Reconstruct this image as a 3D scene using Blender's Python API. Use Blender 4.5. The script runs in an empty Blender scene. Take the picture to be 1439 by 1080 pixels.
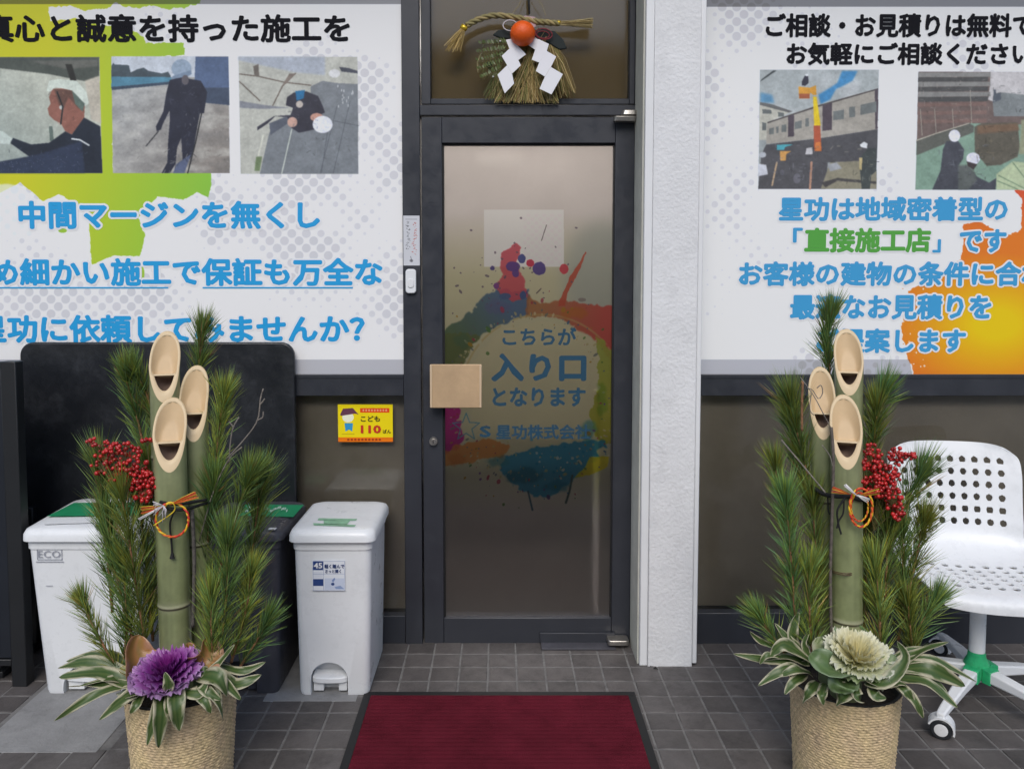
import bpy, bmesh, math, random
import numpy as np
from mathutils import Vector, Matrix, noise
R = math.radians
random.seed(7)
sc = bpy.context.scene
col = sc.collection
# ------------------------------------------------------------------ camera
CAM_H, CAM_D, PITCH, FPX, PX0, PY0 = 1.391, 2.983, R(3.46), 1120.0, 702.0, 463.0
cam = bpy.data.cameras.new('camera'); cam_o = bpy.data.objects.new('camera', cam); col.objects.link(cam_o)
cam_o.location = (0, -CAM_D, CAM_H); cam_o.rotation_euler = (math.pi/2 - PITCH, 0, 0)
cam.sensor_width = 36; cam.lens = 36*FPX/1439
cam.shift_x = (719.5-PX0)/1439; cam.shift_y = -(540-PY0)/1439
cam.clip_end = 500; cam.clip_start = .05
sc.camera = cam_o
# ------------------------------------------------------------------ light
SUN_EL, SUN_AZ = 44, 184            # sun stands in front of the shop, behind thin cloud
w = bpy.data.worlds.new('World'); sc.world = w; w.use_nodes = True
nt = w.node_tree; nt.nodes.clear()
sky = nt.nodes.new('ShaderNodeTexSky'); sky.sky_type = 'NISHITA'; sky.sun_disc = False
sky.sun_elevation = R(SUN_EL); sky.sun_rotation = R(SUN_AZ); sky.dust_density = 1.5; sky.air_density = 1.0; sky.ozone_density = 2.0
bg = nt.nodes.new('ShaderNodeBackground'); bg.inputs[1].default_value = .10
wo = nt.nodes.new('ShaderNodeOutputWorld')
nt.links.new(sky.outputs[0], bg.inputs[0]); nt.links.new(bg.outputs[0], wo.inputs[0])
sl = bpy.data.lights.new('sun', 'SUN'); sl.energy = 1.4; sl.angle = R(36); sl.color = (1, .955, .895)
so = bpy.data.objects.new('sun', sl); col.objects.link(so); so.location = (-3, -6, 6)
_d = Vector((math.sin(R(SUN_AZ))*math.cos(R(SUN_EL)), math.cos(R(SUN_AZ))*math.cos(R(SUN_EL)), math.sin(R(SUN_EL))))
so.rotation_euler = _d.to_track_quat('Z', 'Y').to_euler()
sc.view_settings.view_transform = 'Standard'; sc.view_settings.look = 'None'
sc.view_settings.gamma = 1; sc.view_settings.use_curve_mapping = False
sc.view_settings.exposure = 0.50
sc.cycles.use_denoising = True
sc.cycles.max_bounces = 8; sc.cycles.transparent_max_bounces = 12
sc.cycles.sample_clamp_indirect = 4

# ------------------------------------------------------------------ measuring: pixel of the photograph -> point of the place
def ray(px, py):
    u = (px-PX0)/FPX; v = (py-PY0)/FPX; c, s = math.cos(PITCH), math.sin(PITCH)
    return u, c - v*s, -s - v*c
def at(px, py, Y=0.0):
    a, b, c = ray(px, py); t = (Y+CAM_D)/b
    return Vector((a*t, Y, CAM_H + c*t))
def onz(px, py, z=0.0):
    a, b, c = ray(px, py); t = (z-CAM_H)/c
    return Vector((a*t, -CAM_D + b*t, z))
def X(px, Y=0.0, py=500): return at(px, py, Y).x
def Z(py, Y=0.0): return at(PX0, py, Y).z
def lin(c):
    return tuple(((v/255)/12.92 if v/255 <= .04045 else ((v/255+.055)/1.055)**2.4) for v in c)

# ------------------------------------------------------------------ objects and tags
W = {}
def link(o, parent=None, loc=(0, 0, 0)):
    col.objects.link(o); loc = Vector(loc)
    if parent is not None:
        o.parent = parent; o.location = loc - W[parent.name]
    else: o.location = loc
    W[o.name] = loc; return o
def tag(o, label=None, cat=None, group=None, kind=None):
    for k, v in (('label', label), ('category', cat), ('group', group), ('kind', kind)):
        if v: o[k] = v
    return o
def thing(name, loc, label, cat, group=None, kind=None, parent=None):
    o = bpy.data.objects.new(name, None); o.empty_display_size = .05
    link(o, parent, loc); return tag(o, label, cat, group, kind)
def smooth(me, ang=None):
    for p in me.polygons: p.use_smooth = True
    if ang: 
        try: me.set_sharp_from_angle(angle=R(ang))
        except Exception: pass
class MB:
    def __init__(s): s.v = []; s.f = []; s.c = []
    def add(s, vs, fs, c=None):
        n = len(s.v); s.v += [tuple(p) for p in vs]; s.f += [tuple(i+n for i in f) for f in fs]
        if c is not None: s.c += (list(c) if isinstance(c, list) else [c]*len(vs))
    def box(s, x0, x1, y0, y1, z0, z1):
        s.add([(x, y, z) for x in (x0, x1) for y in (y0, y1) for z in (z0, z1)],
              [(0, 1, 3, 2), (4, 6, 7, 5), (0, 4, 5, 1), (2, 3, 7, 6), (0, 2, 6, 4), (1, 5, 7, 3)]); return s
    def tube(s, pts, rad, n=8, cap=True, c=None, closed=False):
        pts = [Vector(p) for p in pts]; m = len(pts)
        if not hasattr(rad, '__len__'): rad = [rad]*m
        vs = []; prev = None
        for i, p in enumerate(pts):
            if closed: t = pts[(i+1) % m]-pts[i-1]
            else: t = pts[min(i+1, m-1)]-pts[max(i-1, 0)]
            t = t.normalized() if t.length > 1e-9 else Vector((0, 0, 1))
            if prev is None:
                a = Vector((0, 0, 1)) if abs(t.z) < .9 else Vector((1, 0, 0)); q = t.cross(a).normalized()
            else: q = (prev - t*prev.dot(t)).normalized()
            prev = q; b = t.cross(q)
            for k in range(n):
                a = 2*math.pi*k/n; vs.append(p + (q*math.cos(a)+b*math.sin(a))*rad[i])
        fs = [(i*n+k, i*n+(k+1) % n, (i+1)*n+(k+1) % n, (i+1)*n+k) for i in range(m-1) for k in range(n)]
        if closed: fs += [((m-1)*n+k, (m-1)*n+(k+1) % n, (k+1) % n, k) for k in range(n)]
        elif cap: fs += [tuple(range(n))[::-1], tuple((m-1)*n+k for k in range(n))]
        s.add(vs, fs, c); return s
    def lathe(s, prof, cx, cy, n=48, c=None):
        vs = [(cx+r*math.cos(2*math.pi*k/n), cy+r*math.sin(2*math.pi*k/n), z) for r, z in prof for k in range(n)]
        s.add(vs, [(i*n+k, i*n+(k+1) % n, (i+1)*n+(k+1) % n, (i+1)*n+k) for i in range(len(prof)-1) for k in range(n)], c); return s
    def loft(s, loops, n=6, top=True, bottom=True):
        # loops: (z, x0, x1, y0, y1, r) rounded rectangles
        m = 4*(n+1); vs = []
        for z, x0, x1, y0, y1, r in loops:
            for k, (cx, cy) in enumerate(((x1-r, y1-r), (x0+r, y1-r), (x0+r, y0+r), (x1-r, y0+r))):
                for j in range(n+1):
                    a = math.pi/2*(k + j/n); zz = z(cx, cy+r*math.sin(a)) if callable(z) else z
                    vs.append((cx+r*math.cos(a), cy+r*math.sin(a), zz))
        fs = [(i*m+k, i*m+(k+1) % m, (i+1)*m+(k+1) % m, (i+1)*m+k) for i in range(len(loops)-1) for k in range(m)]
        if bottom: fs.append(tuple(range(m))[::-1])
        if top: fs.append(tuple((len(loops)-1)*m+k for k in range(m)))
        s.add(vs, fs); return s
    def ball(s, p, r, n=8, m=5, sz=1.0, c=None):
        vs = [(p[0], p[1], p[2]+r*sz)]
        for i in range(1, m):
            a = math.pi*i/m
            for k in range(n):
                b = 2*math.pi*k/n; vs.append((p[0]+r*math.sin(a)*math.cos(b), p[1]+r*math.sin(a)*math.sin(b), p[2]+r*sz*math.cos(a)))
        vs.append((p[0], p[1], p[2]-r*sz)); e = len(vs)-1
        fs = [(0, 1+k, 1+(k+1) % n) for k in range(n)]
        fs += [(1+i*n+k, 1+(i+1)*n+k, 1+(i+1)*n+(k+1) % n, 1+i*n+(k+1) % n) for i in range(m-2) for k in range(n)]
        fs += [(1+(m-2)*n+k, e, 1+(m-2)*n+(k+1) % n) for k in range(n)]
        s.add(vs, fs, c); return s
    def poly(s, pts, thick=None):
        # flat polygon (front face towards the camera) with a real thickness along y
        n = len(pts); pts = [Vector(p) for p in pts]
        if thick:
            q = [p+Vector((0, thick, 0)) for p in pts]
            s.add(pts+q, [tuple(range(n)), tuple(range(n, 2*n))[::-1]]+[(i, n+i, n+(i+1) % n, (i+1) % n) for i in range(n)])
        else: s.add(pts, [tuple(range(n))])
        return s
    def build(s, name, mat, parent=None, loc=None, sm=False, ang=None, bevel=0, seg=2, **kw):
        if loc is None: loc = W[parent.name] if parent is not None else Vector((0, 0, 0))
        loc = Vector(loc); me = bpy.data.meshes.new(name)
        me.from_pydata([(p[0]-loc.x, p[1]-loc.y, p[2]-loc.z) for p in s.v], [], s.f)
        if s.c and len(s.c) == len(s.v):
            a = me.color_attributes.new('Col', 'FLOAT_COLOR', 'POINT')
            a.data.foreach_set('color', np.array([(q[0], q[1], q[2], 1) for q in s.c], dtype=np.float32).ravel())
        me.materials.append(mat); me.validate(); me.update()
        bm = bmesh.new(); bm.from_mesh(me); bmesh.ops.recalc_face_normals(bm, faces=bm.faces); bm.to_mesh(me); bm.free()
        if sm or ang: smooth(me, ang)
        o = bpy.data.objects.new(name, me); link(o, parent, loc)
        if bevel:
            m = o.modifiers.new('bevel', 'BEVEL'); m.width = bevel; m.segments = seg; m.limit_method = 'ANGLE'; m.angle_limit = R(35)
            smooth(me, 40)
        return tag(o, **kw)

# ------------------------------------------------------------------ materials
def mat(name, color=(.5, .5, .5), rough=.6, metal=0, spec=.5, bump=0, bscale=80, var=0, vscale=6, rand=0, vcol=False, coat=0, world=False, trans=0, grime=0):
    m = bpy.data.materials.new(name); m.use_nodes = True; t = m.node_tree; N, L = t.nodes, t.links
    b = N['Principled BSDF']; b.inputs['Roughness'].default_value = rough; b.inputs['Metallic'].default_value = metal
    b.inputs['Specular IOR Level'].default_value = spec; b.inputs['Coat Weight'].default_value = coat
    b.inputs['Base Color'].default_value = (*color, 1)
    src = None
    tc = N.new('ShaderNodeTexCoord')
    if vcol:
        a = N.new('ShaderNodeAttribute'); a.attribute_name = 'Col'; src = a.outputs['Color']
    else:
        rgb = N.new('ShaderNodeRGB'); rgb.outputs[0].default_value = (*color, 1); src = rgb.outputs[0]
    gp = N.new('ShaderNodeNewGeometry'); vec = gp.outputs['Position'] if world else tc.outputs['Object']
    def scale(src, fac):
        mx = N.new('ShaderNodeVectorMath'); mx.operation = 'SCALE'; L.new(src, mx.inputs[0]); L.new(fac, mx.inputs['Scale']); return mx.outputs[0]
    if var:
        n = N.new('ShaderNodeTexNoise'); n.inputs['Scale'].default_value = vscale; n.inputs['Detail'].default_value = 6; n.inputs['Roughness'].default_value = .65
        L.new(vec, n.inputs[0])
        mr = N.new('ShaderNodeMapRange'); mr.inputs[1].default_value = .25; mr.inputs[2].default_value = .75
        mr.inputs[3].default_value = 1-var; mr.inputs[4].default_value = 1+var; L.new(n.outputs[0], mr.inputs[0]); src = scale(src, mr.outputs[0])
    if rand:
        oi = N.new('ShaderNodeObjectInfo'); mr = N.new('ShaderNodeMapRange')
        mr.inputs[3].default_value = 1-rand; mr.inputs[4].default_value = 1+rand; L.new(oi.outputs['Random'], mr.inputs[0]); src = scale(src, mr.outputs[0])
    if grime:      # scattered smudges and scuffs
        n = N.new('ShaderNodeTexNoise'); n.inputs['Scale'].default_value = 9; n.inputs['Detail'].default_value = 9; n.inputs['Roughness'].default_value = .75
        L.new(gp.outputs['Position'], n.inputs[0]); mr = N.new('ShaderNodeMapRange'); mr.inputs[1].default_value = .52; mr.inputs[2].default_value = .74
        mr.inputs[3].default_value = 1; mr.inputs[4].default_value = 1-grime; L.new(n.outputs[0], mr.inputs[0]); src = scale(src, mr.outputs[0])
        r2 = N.new('ShaderNodeMapRange'); r2.inputs[1].default_value = .4; r2.inputs[2].default_value = .7; r2.inputs[3].default_value = rough-.06; r2.inputs[4].default_value = rough+.22; L.new(n.outputs[0], r2.inputs[0]); L.new(r2.outputs[0], b.inputs['Roughness'])
    L.new(src, b.inputs['Base Color'])
    if bump:
        n = N.new('ShaderNodeTexNoise'); n.inputs['Scale'].default_value = bscale; n.inputs['Detail'].default_value = 4
        L.new(vec, n.inputs[0])
        bp = N.new('ShaderNodeBump'); bp.inputs['Strength'].default_value = min(1, bump); bp.inputs['Distance'].default_value = .004*max(1, bump)
        L.new(n.outputs[0], bp.inputs['Height']); L.new(bp.outputs[0], b.inputs['Normal'])
    if trans:
        tr = N.new('ShaderNodeBsdfTranslucent'); L.new(src, tr.inputs[0]); mx = N.new('ShaderNodeMixShader'); mx.inputs[0].default_value = trans
        L.new(b.outputs[0], mx.inputs[1]); L.new(tr.outputs[0], mx.inputs[2]); L.new(mx.outputs[0], N['Material Output'].inputs[0])
    return m
M = {}
M['frame'] = mat('dark_anodised_aluminium', (.031, .034, .043), .36, grime=-.1, spec=.5, var=.05, vscale=9, bump=.05, bscale=300)
M['seal'] = mat('black_rubber', (.008, .008, .009), .6)
M['stucco'] = mat('white_stucco', (.74, .745, .755), .85, bump=.75, bscale=85, var=.07, vscale=5, grime=.14)
M['trim'] = mat('white_painted_trim', (.75, .76, .77), .55, var=.04)
M['reveal'] = mat('aged_cream_paint', (.50, .50, .44), .7, var=.15, vscale=14)
M['grout'] = mat('grey_grout', (.17, .165, .16), .9, world=True, grime=.6, var=.3, vscale=20)
M['tile'] = mat('dark_unglazed_tile', (.094, .085, .082), .5, rand=.16, var=.30, vscale=7, bump=.35, bscale=120, world=True, grime=.35)
M['slab'] = mat('grey_concrete', (.25, .25, .25), .85, grime=.35, var=.22, vscale=7, bump=.5, bscale=90)
M['asphalt'] = mat('asphalt', (.07, .07, .07), .9, var=.3, vscale=3, bump=1, bscale=150)
M['black'] = mat('black_plastic', (.014, .015, .017), .42, var=.2, vscale=5)
M['board'] = mat('black_table_laminate', (.012, .0135, .017), .36, grime=-.9, var=.3, vscale=3, bump=.1, bscale=200)
M['white_plastic'] = mat('white_plastic', (.78, .80, .82), .33, var=.03, vscale=4, grime=.16, bump=.03, bscale=300)
M['grey_plastic'] = mat('charcoal_plastic', (.058, .058, .070), .45, grime=-.5, var=.15, vscale=7)
M['dark_plastic'] = mat('dark_plastic', (.02, .022, .026), .4)
M['steel'] = mat('worn_steel', (.42, .40, .37), .35, metal=.9, var=.2, vscale=60)
M['black_cord'] = mat('black_cord', (.008, .008, .009), .7, bump=.5, bscale=400)
M['text_black'] = mat('black_print', (.010, .010, .014), .8, spec=.15)
M['text_blue'] = mat('blue_print', lin((28, 158, 220)), .45)
M['text_blue2'] = mat('mid_blue_print', lin((62, 158, 212)), .45)
M['text_green'] = mat('green_print', lin((84, 165, 66)), .45)
M['text_white'] = mat('white_print', (.82, .83, .85), .45)
M['brown_board'] = mat('brown_board', (.38, .25, .11), .7, var=.12, vscale=2.2)
M['umber'] = mat('umber_blind', (.46, .385, .325), .75, var=.25, vscale=2.5)
M['vcol'] = mat('coloured_surface', rough=.5, vcol=True)
M['leaf'] = mat('leaf', rough=.38, vcol=True, trans=.22, bump=.2, bscale=60)
M['needle'] = mat('pine_needles', rough=.42, vcol=True)
M['bark'] = mat('pine_bark', (.27, .135, .065), .85, var=.4, vscale=40, bump=1, bscale=200)
M['twig'] = mat('grey_twig', (.20, .175, .15), .8, var=.4, vscale=60, bump=1, bscale=200)

# ------------------------------------------------------------------ painting flat print (signs and films) into generated images
def vnoise(x, y, s, seed=0, octv=3):
    out = 0; amp = 1; tot = 0; rs = np.random.RandomState(seed)
    for o in range(octv):
        g = rs.rand(64, 64); xs = x/s*(2**o)+o*7.3; ys = y/s*(2**o)+o*3.1
        xi = np.floor(xs).astype(int); yi = np.floor(ys).astype(int); fx = xs-xi; fy = ys-yi
        fx = fx*fx*(3-2*fx); fy = fy*fy*(3-2*fy)
        a = g[yi % 64, xi % 64]; b = g[yi % 64, (xi+1) % 64]; c = g[(yi+1) % 64, xi % 64]; d = g[(yi+1) % 64, (xi+1) % 64]
        out = out+amp*((a*(1-fx)+b*fx)*(1-fy)+(c*(1-fx)+d*fx)*fy); tot += amp; amp *= .55
    return out/tot-.5
def blur(a, r):
    if r < .3: return a
    k = np.exp(-.5*(np.arange(-int(3*r)-1, int(3*r)+2)/r)**2); k /= k.sum(); h = len(k)//2
    for ax in (0, 1):
        p = np.pad(a, [(h, h) if i == ax else (0, 0) for i in range(a.ndim)], mode='edge')
        a = sum(k[i]*(p[i:i+a.shape[0]] if ax == 0 else p[:, i:i+a.shape[1]]) for i in range(len(k)))
    return a
class Paint:
    """a sheet lying in the plane y = Y; drawn on in photograph pixels, which at() turns into places on the sheet"""
    def __init__(s, x0, y0, x1, y1, Y, ppm=720, base=(230, 232, 238)):
        s.Y = Y; s.X0, s.X1 = X(x0, Y, (y0+y1)/2), X(x1, Y, (y0+y1)/2); s.Z1, s.Z0 = Z(y0, Y), Z(y1, Y)
        s.w = int((s.X1-s.X0)*ppm); s.h = int((s.Z1-s.Z0)*ppm); s.ppm = ppm
        s.a = np.zeros((s.h, s.w, 3)); s.a[:] = base; s.al = np.ones((s.h, s.w))
        # photograph coordinates of every texel (inverse of at() on this plane)
        xx, zz = np.meshgrid(s.X0+(np.arange(s.w)+.5)/ppm, s.Z1-(np.arange(s.h)+.5)/ppm)
        dy = Y+CAM_D; dz = zz-CAM_H; c, sn = math.cos(PITCH), math.sin(PITCH)
        dep = dy*c-dz*sn; up = dz*c+dy*sn
        s.px = PX0+FPX*xx/dep; s.py = PY0-FPX*up/dep
    def sub(s, x0, y0, x1, y1, pad):
        """the part of the sheet (rows, columns) that a piece of drawing touches"""
        xs = [at(x, y, s.Y).x for x in (x0-pad, x1+pad) for y in (y0-pad, y1+pad)]; zs = [at(x, y, s.Y).z for x in (x0-pad, x1+pad) for y in (y0-pad, y1+pad)]
        c0 = max(0, int((min(xs)-s.X0)*s.ppm)-2); c1 = min(s.w, int((max(xs)-s.X0)*s.ppm)+3); r0 = max(0, int((s.Z1-max(zs))*s.ppm)-2); r1 = min(s.h, int((s.Z1-min(zs))*s.ppm)+3)
        return (slice(r0, r1), slice(c0, c1)) if r1 > r0 and c1 > c0 else None
    def wc(s, x, y, warp, ws, seed):
        if not warp: return x, y
        return x+warp*2*vnoise(x, y, ws, seed), y+warp*2*vnoise(x, y, ws, seed+50)
    def inside(s, pts, x, y, warp=0, ws=8, seed=1):
        x, y = s.wc(x, y, warp, ws, seed); ins = np.zeros(x.shape, bool); pts = np.array(pts, float)
        for (xa, ya), (xb, yb) in zip(pts, np.roll(pts, -1, 0)):
            if ya == yb: continue
            ins ^= ((ya > y) != (yb > y)) & (x < (xb-xa)*(y-ya)/(yb-ya)+xa)
        return ins.astype(float)
    def mask(s, pts, **k): return s.inside(pts, s.px, s.py, **k)
    def put(s, m, c, soft=.7, op=1.0, sl=None):
        m = (blur(m, soft)*op)[..., None]; c = np.array(c, float) if not isinstance(c, np.ndarray) else c
        if sl is None: s.a = s.a*(1-m)+c*m
        else:
            if c.ndim == 3: c = c[sl]
            s.a[sl] = s.a[sl]*(1-m)+c*m
        return s
    def P(s, pts, c, soft=.7, op=1.0, warp=0, **k):
        q = np.array(pts, float); lo, hi = q.min(0), q.max(0); sl = s.sub(*lo, *hi, 4*soft+warp+2)
        return s if sl is None else s.put(s.inside(pts, s.px[sl], s.py[sl], warp=warp, **k), c, soft, op, sl)
    def E(s, cx, cy, rx, ry, c, soft=.7, op=1.0, warp=0, ws=8, seed=1, rot=0):
        m = max(rx, ry); sl = s.sub(cx-m, cy-m, cx+m, cy+m, 4*soft+warp+2)
        if sl is None: return s
        x, y = s.wc(s.px[sl], s.py[sl], warp, ws, seed); dx, dy = x-cx, y-cy; co, sn = math.cos(rot), math.sin(rot)
        return s.put((((dx*co+dy*sn)/rx)**2+((-dx*sn+dy*co)/ry)**2 < 1).astype(float), c, soft, op, sl)
    def Ln(s, pts, wd, c, soft=.6, op=1.0):
        q = np.array(pts, float); lo, hi = q.min(0), q.max(0); sl = s.sub(*lo, *hi, 4*soft+wd+2)
        if sl is None: return s
        X_, Y_ = s.px[sl], s.py[sl]; out = np.zeros(X_.shape, bool)
        for (xa, ya), (xb, yb) in zip(pts[:-1], pts[1:]):
            L2 = (xb-xa)**2+(yb-ya)**2+1e-9; t = np.clip(((X_-xa)*(xb-xa)+(Y_-ya)*(yb-ya))/L2, 0, 1)
            out |= ((X_-xa-t*(xb-xa))**2+(Y_-ya-t*(yb-ya))**2 < (wd/2)**2)
        return s.put(out.astype(float), c, soft, op, sl)
    def grad(s, c0, c1, p0, p1):
        d = np.array(p1, float)-p0; t = np.clip(((s.px-p0[0])*d[0]+(s.py-p0[1])*d[1])/(d@d), 0, 1)[..., None]
        return np.array(c0, float)*(1-t)+np.array(c1, float)*t
    def image(s, name, gain=1.0, alpha=False):
        im = bpy.data.images.new(name, s.w, s.h, alpha=True)
        a = np.clip(s.a/255, 0, 1); l = np.where(a <= .04045, a/12.92, ((a+.055)/1.055)**2.4)
        l = np.clip(l*gain, 0, .86); a = np.where(l <= .0031308, l*12.92, 1.055*l**(1/2.4)-.055)
        buf = np.dstack([a, s.al if alpha else np.ones(s.al.shape)])[::-1].astype(np.float32)
        im.pixels.foreach_set(buf.ravel()); im.update(); im.pack(); return im
    def sheet(s, name, m, parent=None, loc=None, thick=.0008, **kw):
        """the printed sheet itself: a thin slab with the print on its front"""
        mb = MB(); Y = s.Y; mb.box(s.X0, s.X1, Y, Y+thick, s.Z0, s.Z1)
        o = mb.build(name, m, parent, loc, **kw); me = o.data; uv = me.uv_layers.new(name='UVMap'); off = W[o.name]
        for lp in me.loops:
            p = me.vertices[lp.vertex_index].co+off
            uv.data[lp.index].uv = ((p.x-s.X0)/(s.X1-s.X0), (p.z-s.Z0)/(s.Z1-s.Z0))
        return o
def print_mat(name, im, rough=.42, spec=.4):
    m = mat(name, (1, 1, 1), rough, spec=spec); t = m.node_tree
    tx = t.nodes.new('ShaderNodeTexImage'); tx.image = im; tx.extension = 'EXTEND'
    t.links.new(tx.outputs[0], t.nodes['Principled BSDF'].inputs['Base Color']); return m
def glyphs(body):
    c = bpy.data.curves.new('lettering', 'FONT'); c.body = body; c.resolution_u = 2
    o = bpy.data.objects.new('lettering', c); col.objects.link(o); bpy.context.view_layer.update()
    dg = bpy.context.evaluated_depsgraph_get(); me = bpy.data.meshes.new_from_object(o.evaluated_get(dg))
    vs = [v.co.copy() for v in me.vertices]; fs = [tuple(p.vertices) for p in me.polygons]
    bpy.data.objects.remove(o); bpy.data.curves.remove(c); bpy.data.meshes.remove(me); return vs, fs
def write(body, x0, y0, x1, y1, Y, m, parent, bold=.03, outline=0, om=None, name='lettering'):
    """a line of flat lettering whose ink fills the given place on the plane y = Y; the strokes are thickened by laying
    the same glyphs over one another, each a hair in front of the last and shifted by the stroke weight"""
    vs, fs = glyphs(body)
    ax, bx = min(v.x for v in vs)-bold, max(v.x for v in vs)+bold; ay, by = min(v.y for v in vs)-bold, max(v.y for v in vs)+bold
    cy = (y0+y1)/2; a = at(x0, cy, Y).x; b = at(x1, cy, Y).x; zt = Z(y0, Y); zb = Z(y1, Y)
    f = lambda x, y, yy: (a+(x-ax)/(bx-ax)*(b-a), yy, zb+(y-ay)/(by-ay)*(zt-zb))
    def lay(nm, mt_, r, base, n):
        mb = MB()
        for i in range(n+1):
            dx, dy = (0, 0) if i == n else (r*math.cos(2*math.pi*i/n), r*math.sin(2*math.pi*i/n))
            mb.add([f(v.x+dx, v.y+dy, Y-base-.00003*i) for v in vs], fs)
        mb.build(nm, mt_, parent)
    lay(name, m, bold, .0016, 8 if bold > .012 else 4)
    if outline: lay(name+'_outline', om or M['text_white'], bold+outline, .0006, 14)
def dots(p, seed, strength=1.0, avoid=None):
    """halftone dots of the printed background"""
    a = 20.5; u = (p.px+p.py)/(a*1.0); v = (p.px-p.py)/(a*1.0)
    ui, vi = np.round(u), np.round(v); cx, cy = (ui+vi)*a/2, (ui-vi)*a/2
    rs = vnoise(cx, cy, 105, seed, 3)
    r = np.clip((rs+.015)*30*strength, 0, 6.4)
    d = np.hypot(p.px-cx, p.py-cy); m = np.clip((r-d)/.9+.3, 0, 1)*(r > .6)
    tone = (213-20*np.clip(rs*4, 0, 1))[..., None]*np.array([1, 1, 1.02])
    p.put(m, tone, .4, .75)

# ================================================================== SETTING: ground, shop front
g = MB(); g.box(-40, 40, -60, -.9-CAM_D, -.16, -.012); ground = g.build('road', M['asphalt'], kind='structure')
MB().box(-40, 40, -6.4, -.9-CAM_D-.002, -.1, .0).build('pavement', M['slab'], kind='structure')
MB().box(-40, 40, -8.2, -8.05, -.02, -.008).build('road_line', M['trim'], kind='structure')
floor = MB().box(-5, 5, -CAM_D-.9, .12, -.15, .0012).build('floor', M['grout'], kind='structure')
# concrete patches let into the tiling
TW, TD = .1020, .1010
xs_ref = onz(1020, 967.6).x; yr_ref = onz(1000, 978.9).y
slabs = []
def slab_rect(pa, pb, yback):
    x0, x1 = onz(*pa).x, onz(*pb).x; y0 = onz(*pb).y
    slabs.append((x0, x1, y0, yback)); return slabs[-1]
sa = slab_rect((60, 970), (135, 1058), -.02); sb = slab_rect((369, 986), (500, 986), -.02)
for s_ in (sa, sb):
    MB().box(s_[0], s_[1], s_[2], s_[3], -.01, .0042).build('concrete_patch', M['slab'], floor, bevel=.002)
mat_x0, mat_x1 = onz(512, 975).x, onz(892, 975).x; mat_y1 = onz(700, 974).y; mat_y0 = mat_y1-1.5
tv = MB().box(-TW/2+.0032, TW/2-.0032, -TD/2+.0032, TD/2-.0032, -.004, .003)
tile0 = None; rest = MB(); rnd = random.Random(3); cand = []
for i in range(-26, 27):
    for j in range(-30, 12):
        cx = xs_ref+(i+.5)*TW; cy = yr_ref+(j+.5)*TD
        if cy > .03 or cy < -CAM_D-.75 or abs(cx) > 2.6: continue
        if any(a < cx < b and c < cy < d for a, b, c, d in slabs): continue
        if mat_x0+.06 < cx < mat_x1-.06 and cy < mat_y1-.06 and cy > mat_y0+.06: vis = False
        else:
            dep = (cy+CAM_D)*math.cos(PITCH)+CAM_H*math.sin(PITCH)
            px = PX0+FPX*cx/dep; a = math.atan(CAM_H/(cy+CAM_D))-PITCH; py = PY0+FPX*math.tan(a)
            vis = -30 < px < 1470 and 895 < py < 1105
        cand.append((vis, -cy, cx, cy))
cand.sort(key=lambda q: (not q[0], -q[1]))
for n, (vis, _, cx, cy) in enumerate(cand):
    if vis and n < 298:
        if tile0 is None:
            o = tv.build('tile', M['tile'], floor, (0, 0, 0), bevel=.0018, seg=1); tile0 = o
        else:
            o = tile0.copy(); col.objects.link(o); W[o.name] = Vector((cx, cy, 0)); o.parent = floor
        o.location = (cx, cy, rnd.uniform(-.0008, .0008)); o.rotation_euler = (rnd.uniform(-.004, .004), rnd.uniform(-.004, .004), rnd.uniform(-.006, .006))
    else: rest.box(cx-TW/2+.0032, cx+TW/2-.0032, cy-TD/2+.0032, cy+TD/2-.0032, -.004, .003)
rest.build('tile_field', M['tile'], floor, kind='stuff')

shop = thing('shop_front', (0, 0, 0), 'dark-framed glass shop front with a central door and a white stucco pillar', 'building')
TOP = 2.62
def bar(name, x0, x1, y0, y1, Yf=0.0, dep=.07, m='frame', parent=None, bev=.002, z0=None, z1=None, **k):
    """a frame member: x0..x1 and y0..y1 in photograph pixels on the plane y = Yf"""
    za = Z(y1, Yf) if z0 is None else z0; zb = Z(y0, Yf) if z1 is None else z1
    return MB().box(X(x0, Yf), X(x1, Yf), Yf, Yf+dep, za, zb).build(name, M[m], parent or shop, bevel=bev, **k)
XL, XR = -330, 1760      # where the shop front ends, beyond both picture edges
bar('jamb', 567, 591.5, 0, 0, 0, .1, z0=.0, z1=TOP)
bar('jamb', 890.5, 896, 0, 0, .004, .1, z0=.0, z1=TOP)
bar('door_header', 592, 890, 147.5, 162, .002, .09)
bar('head_beam', XL, XR, 0, 0, .006, .16, z0=TOP+.002, z1=3.0)
bar('window_rail', XL, 566.8, 526, 556, .0, .09); bar('window_rail', 986, XR, 526, 556, .0, .09)
bar('window_rail', XL, 566.8, 528.5, 531, -.003, .002, bev=0); bar('window_rail', 986, XR, 528.5, 531, -.003, .002, bev=0)
bar('window_sill', XL, 566.8, 865, 905, .002, .09, z0=0); bar('window_sill', 986, XR, 861, 898, .002, .09, z0=0)
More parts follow.
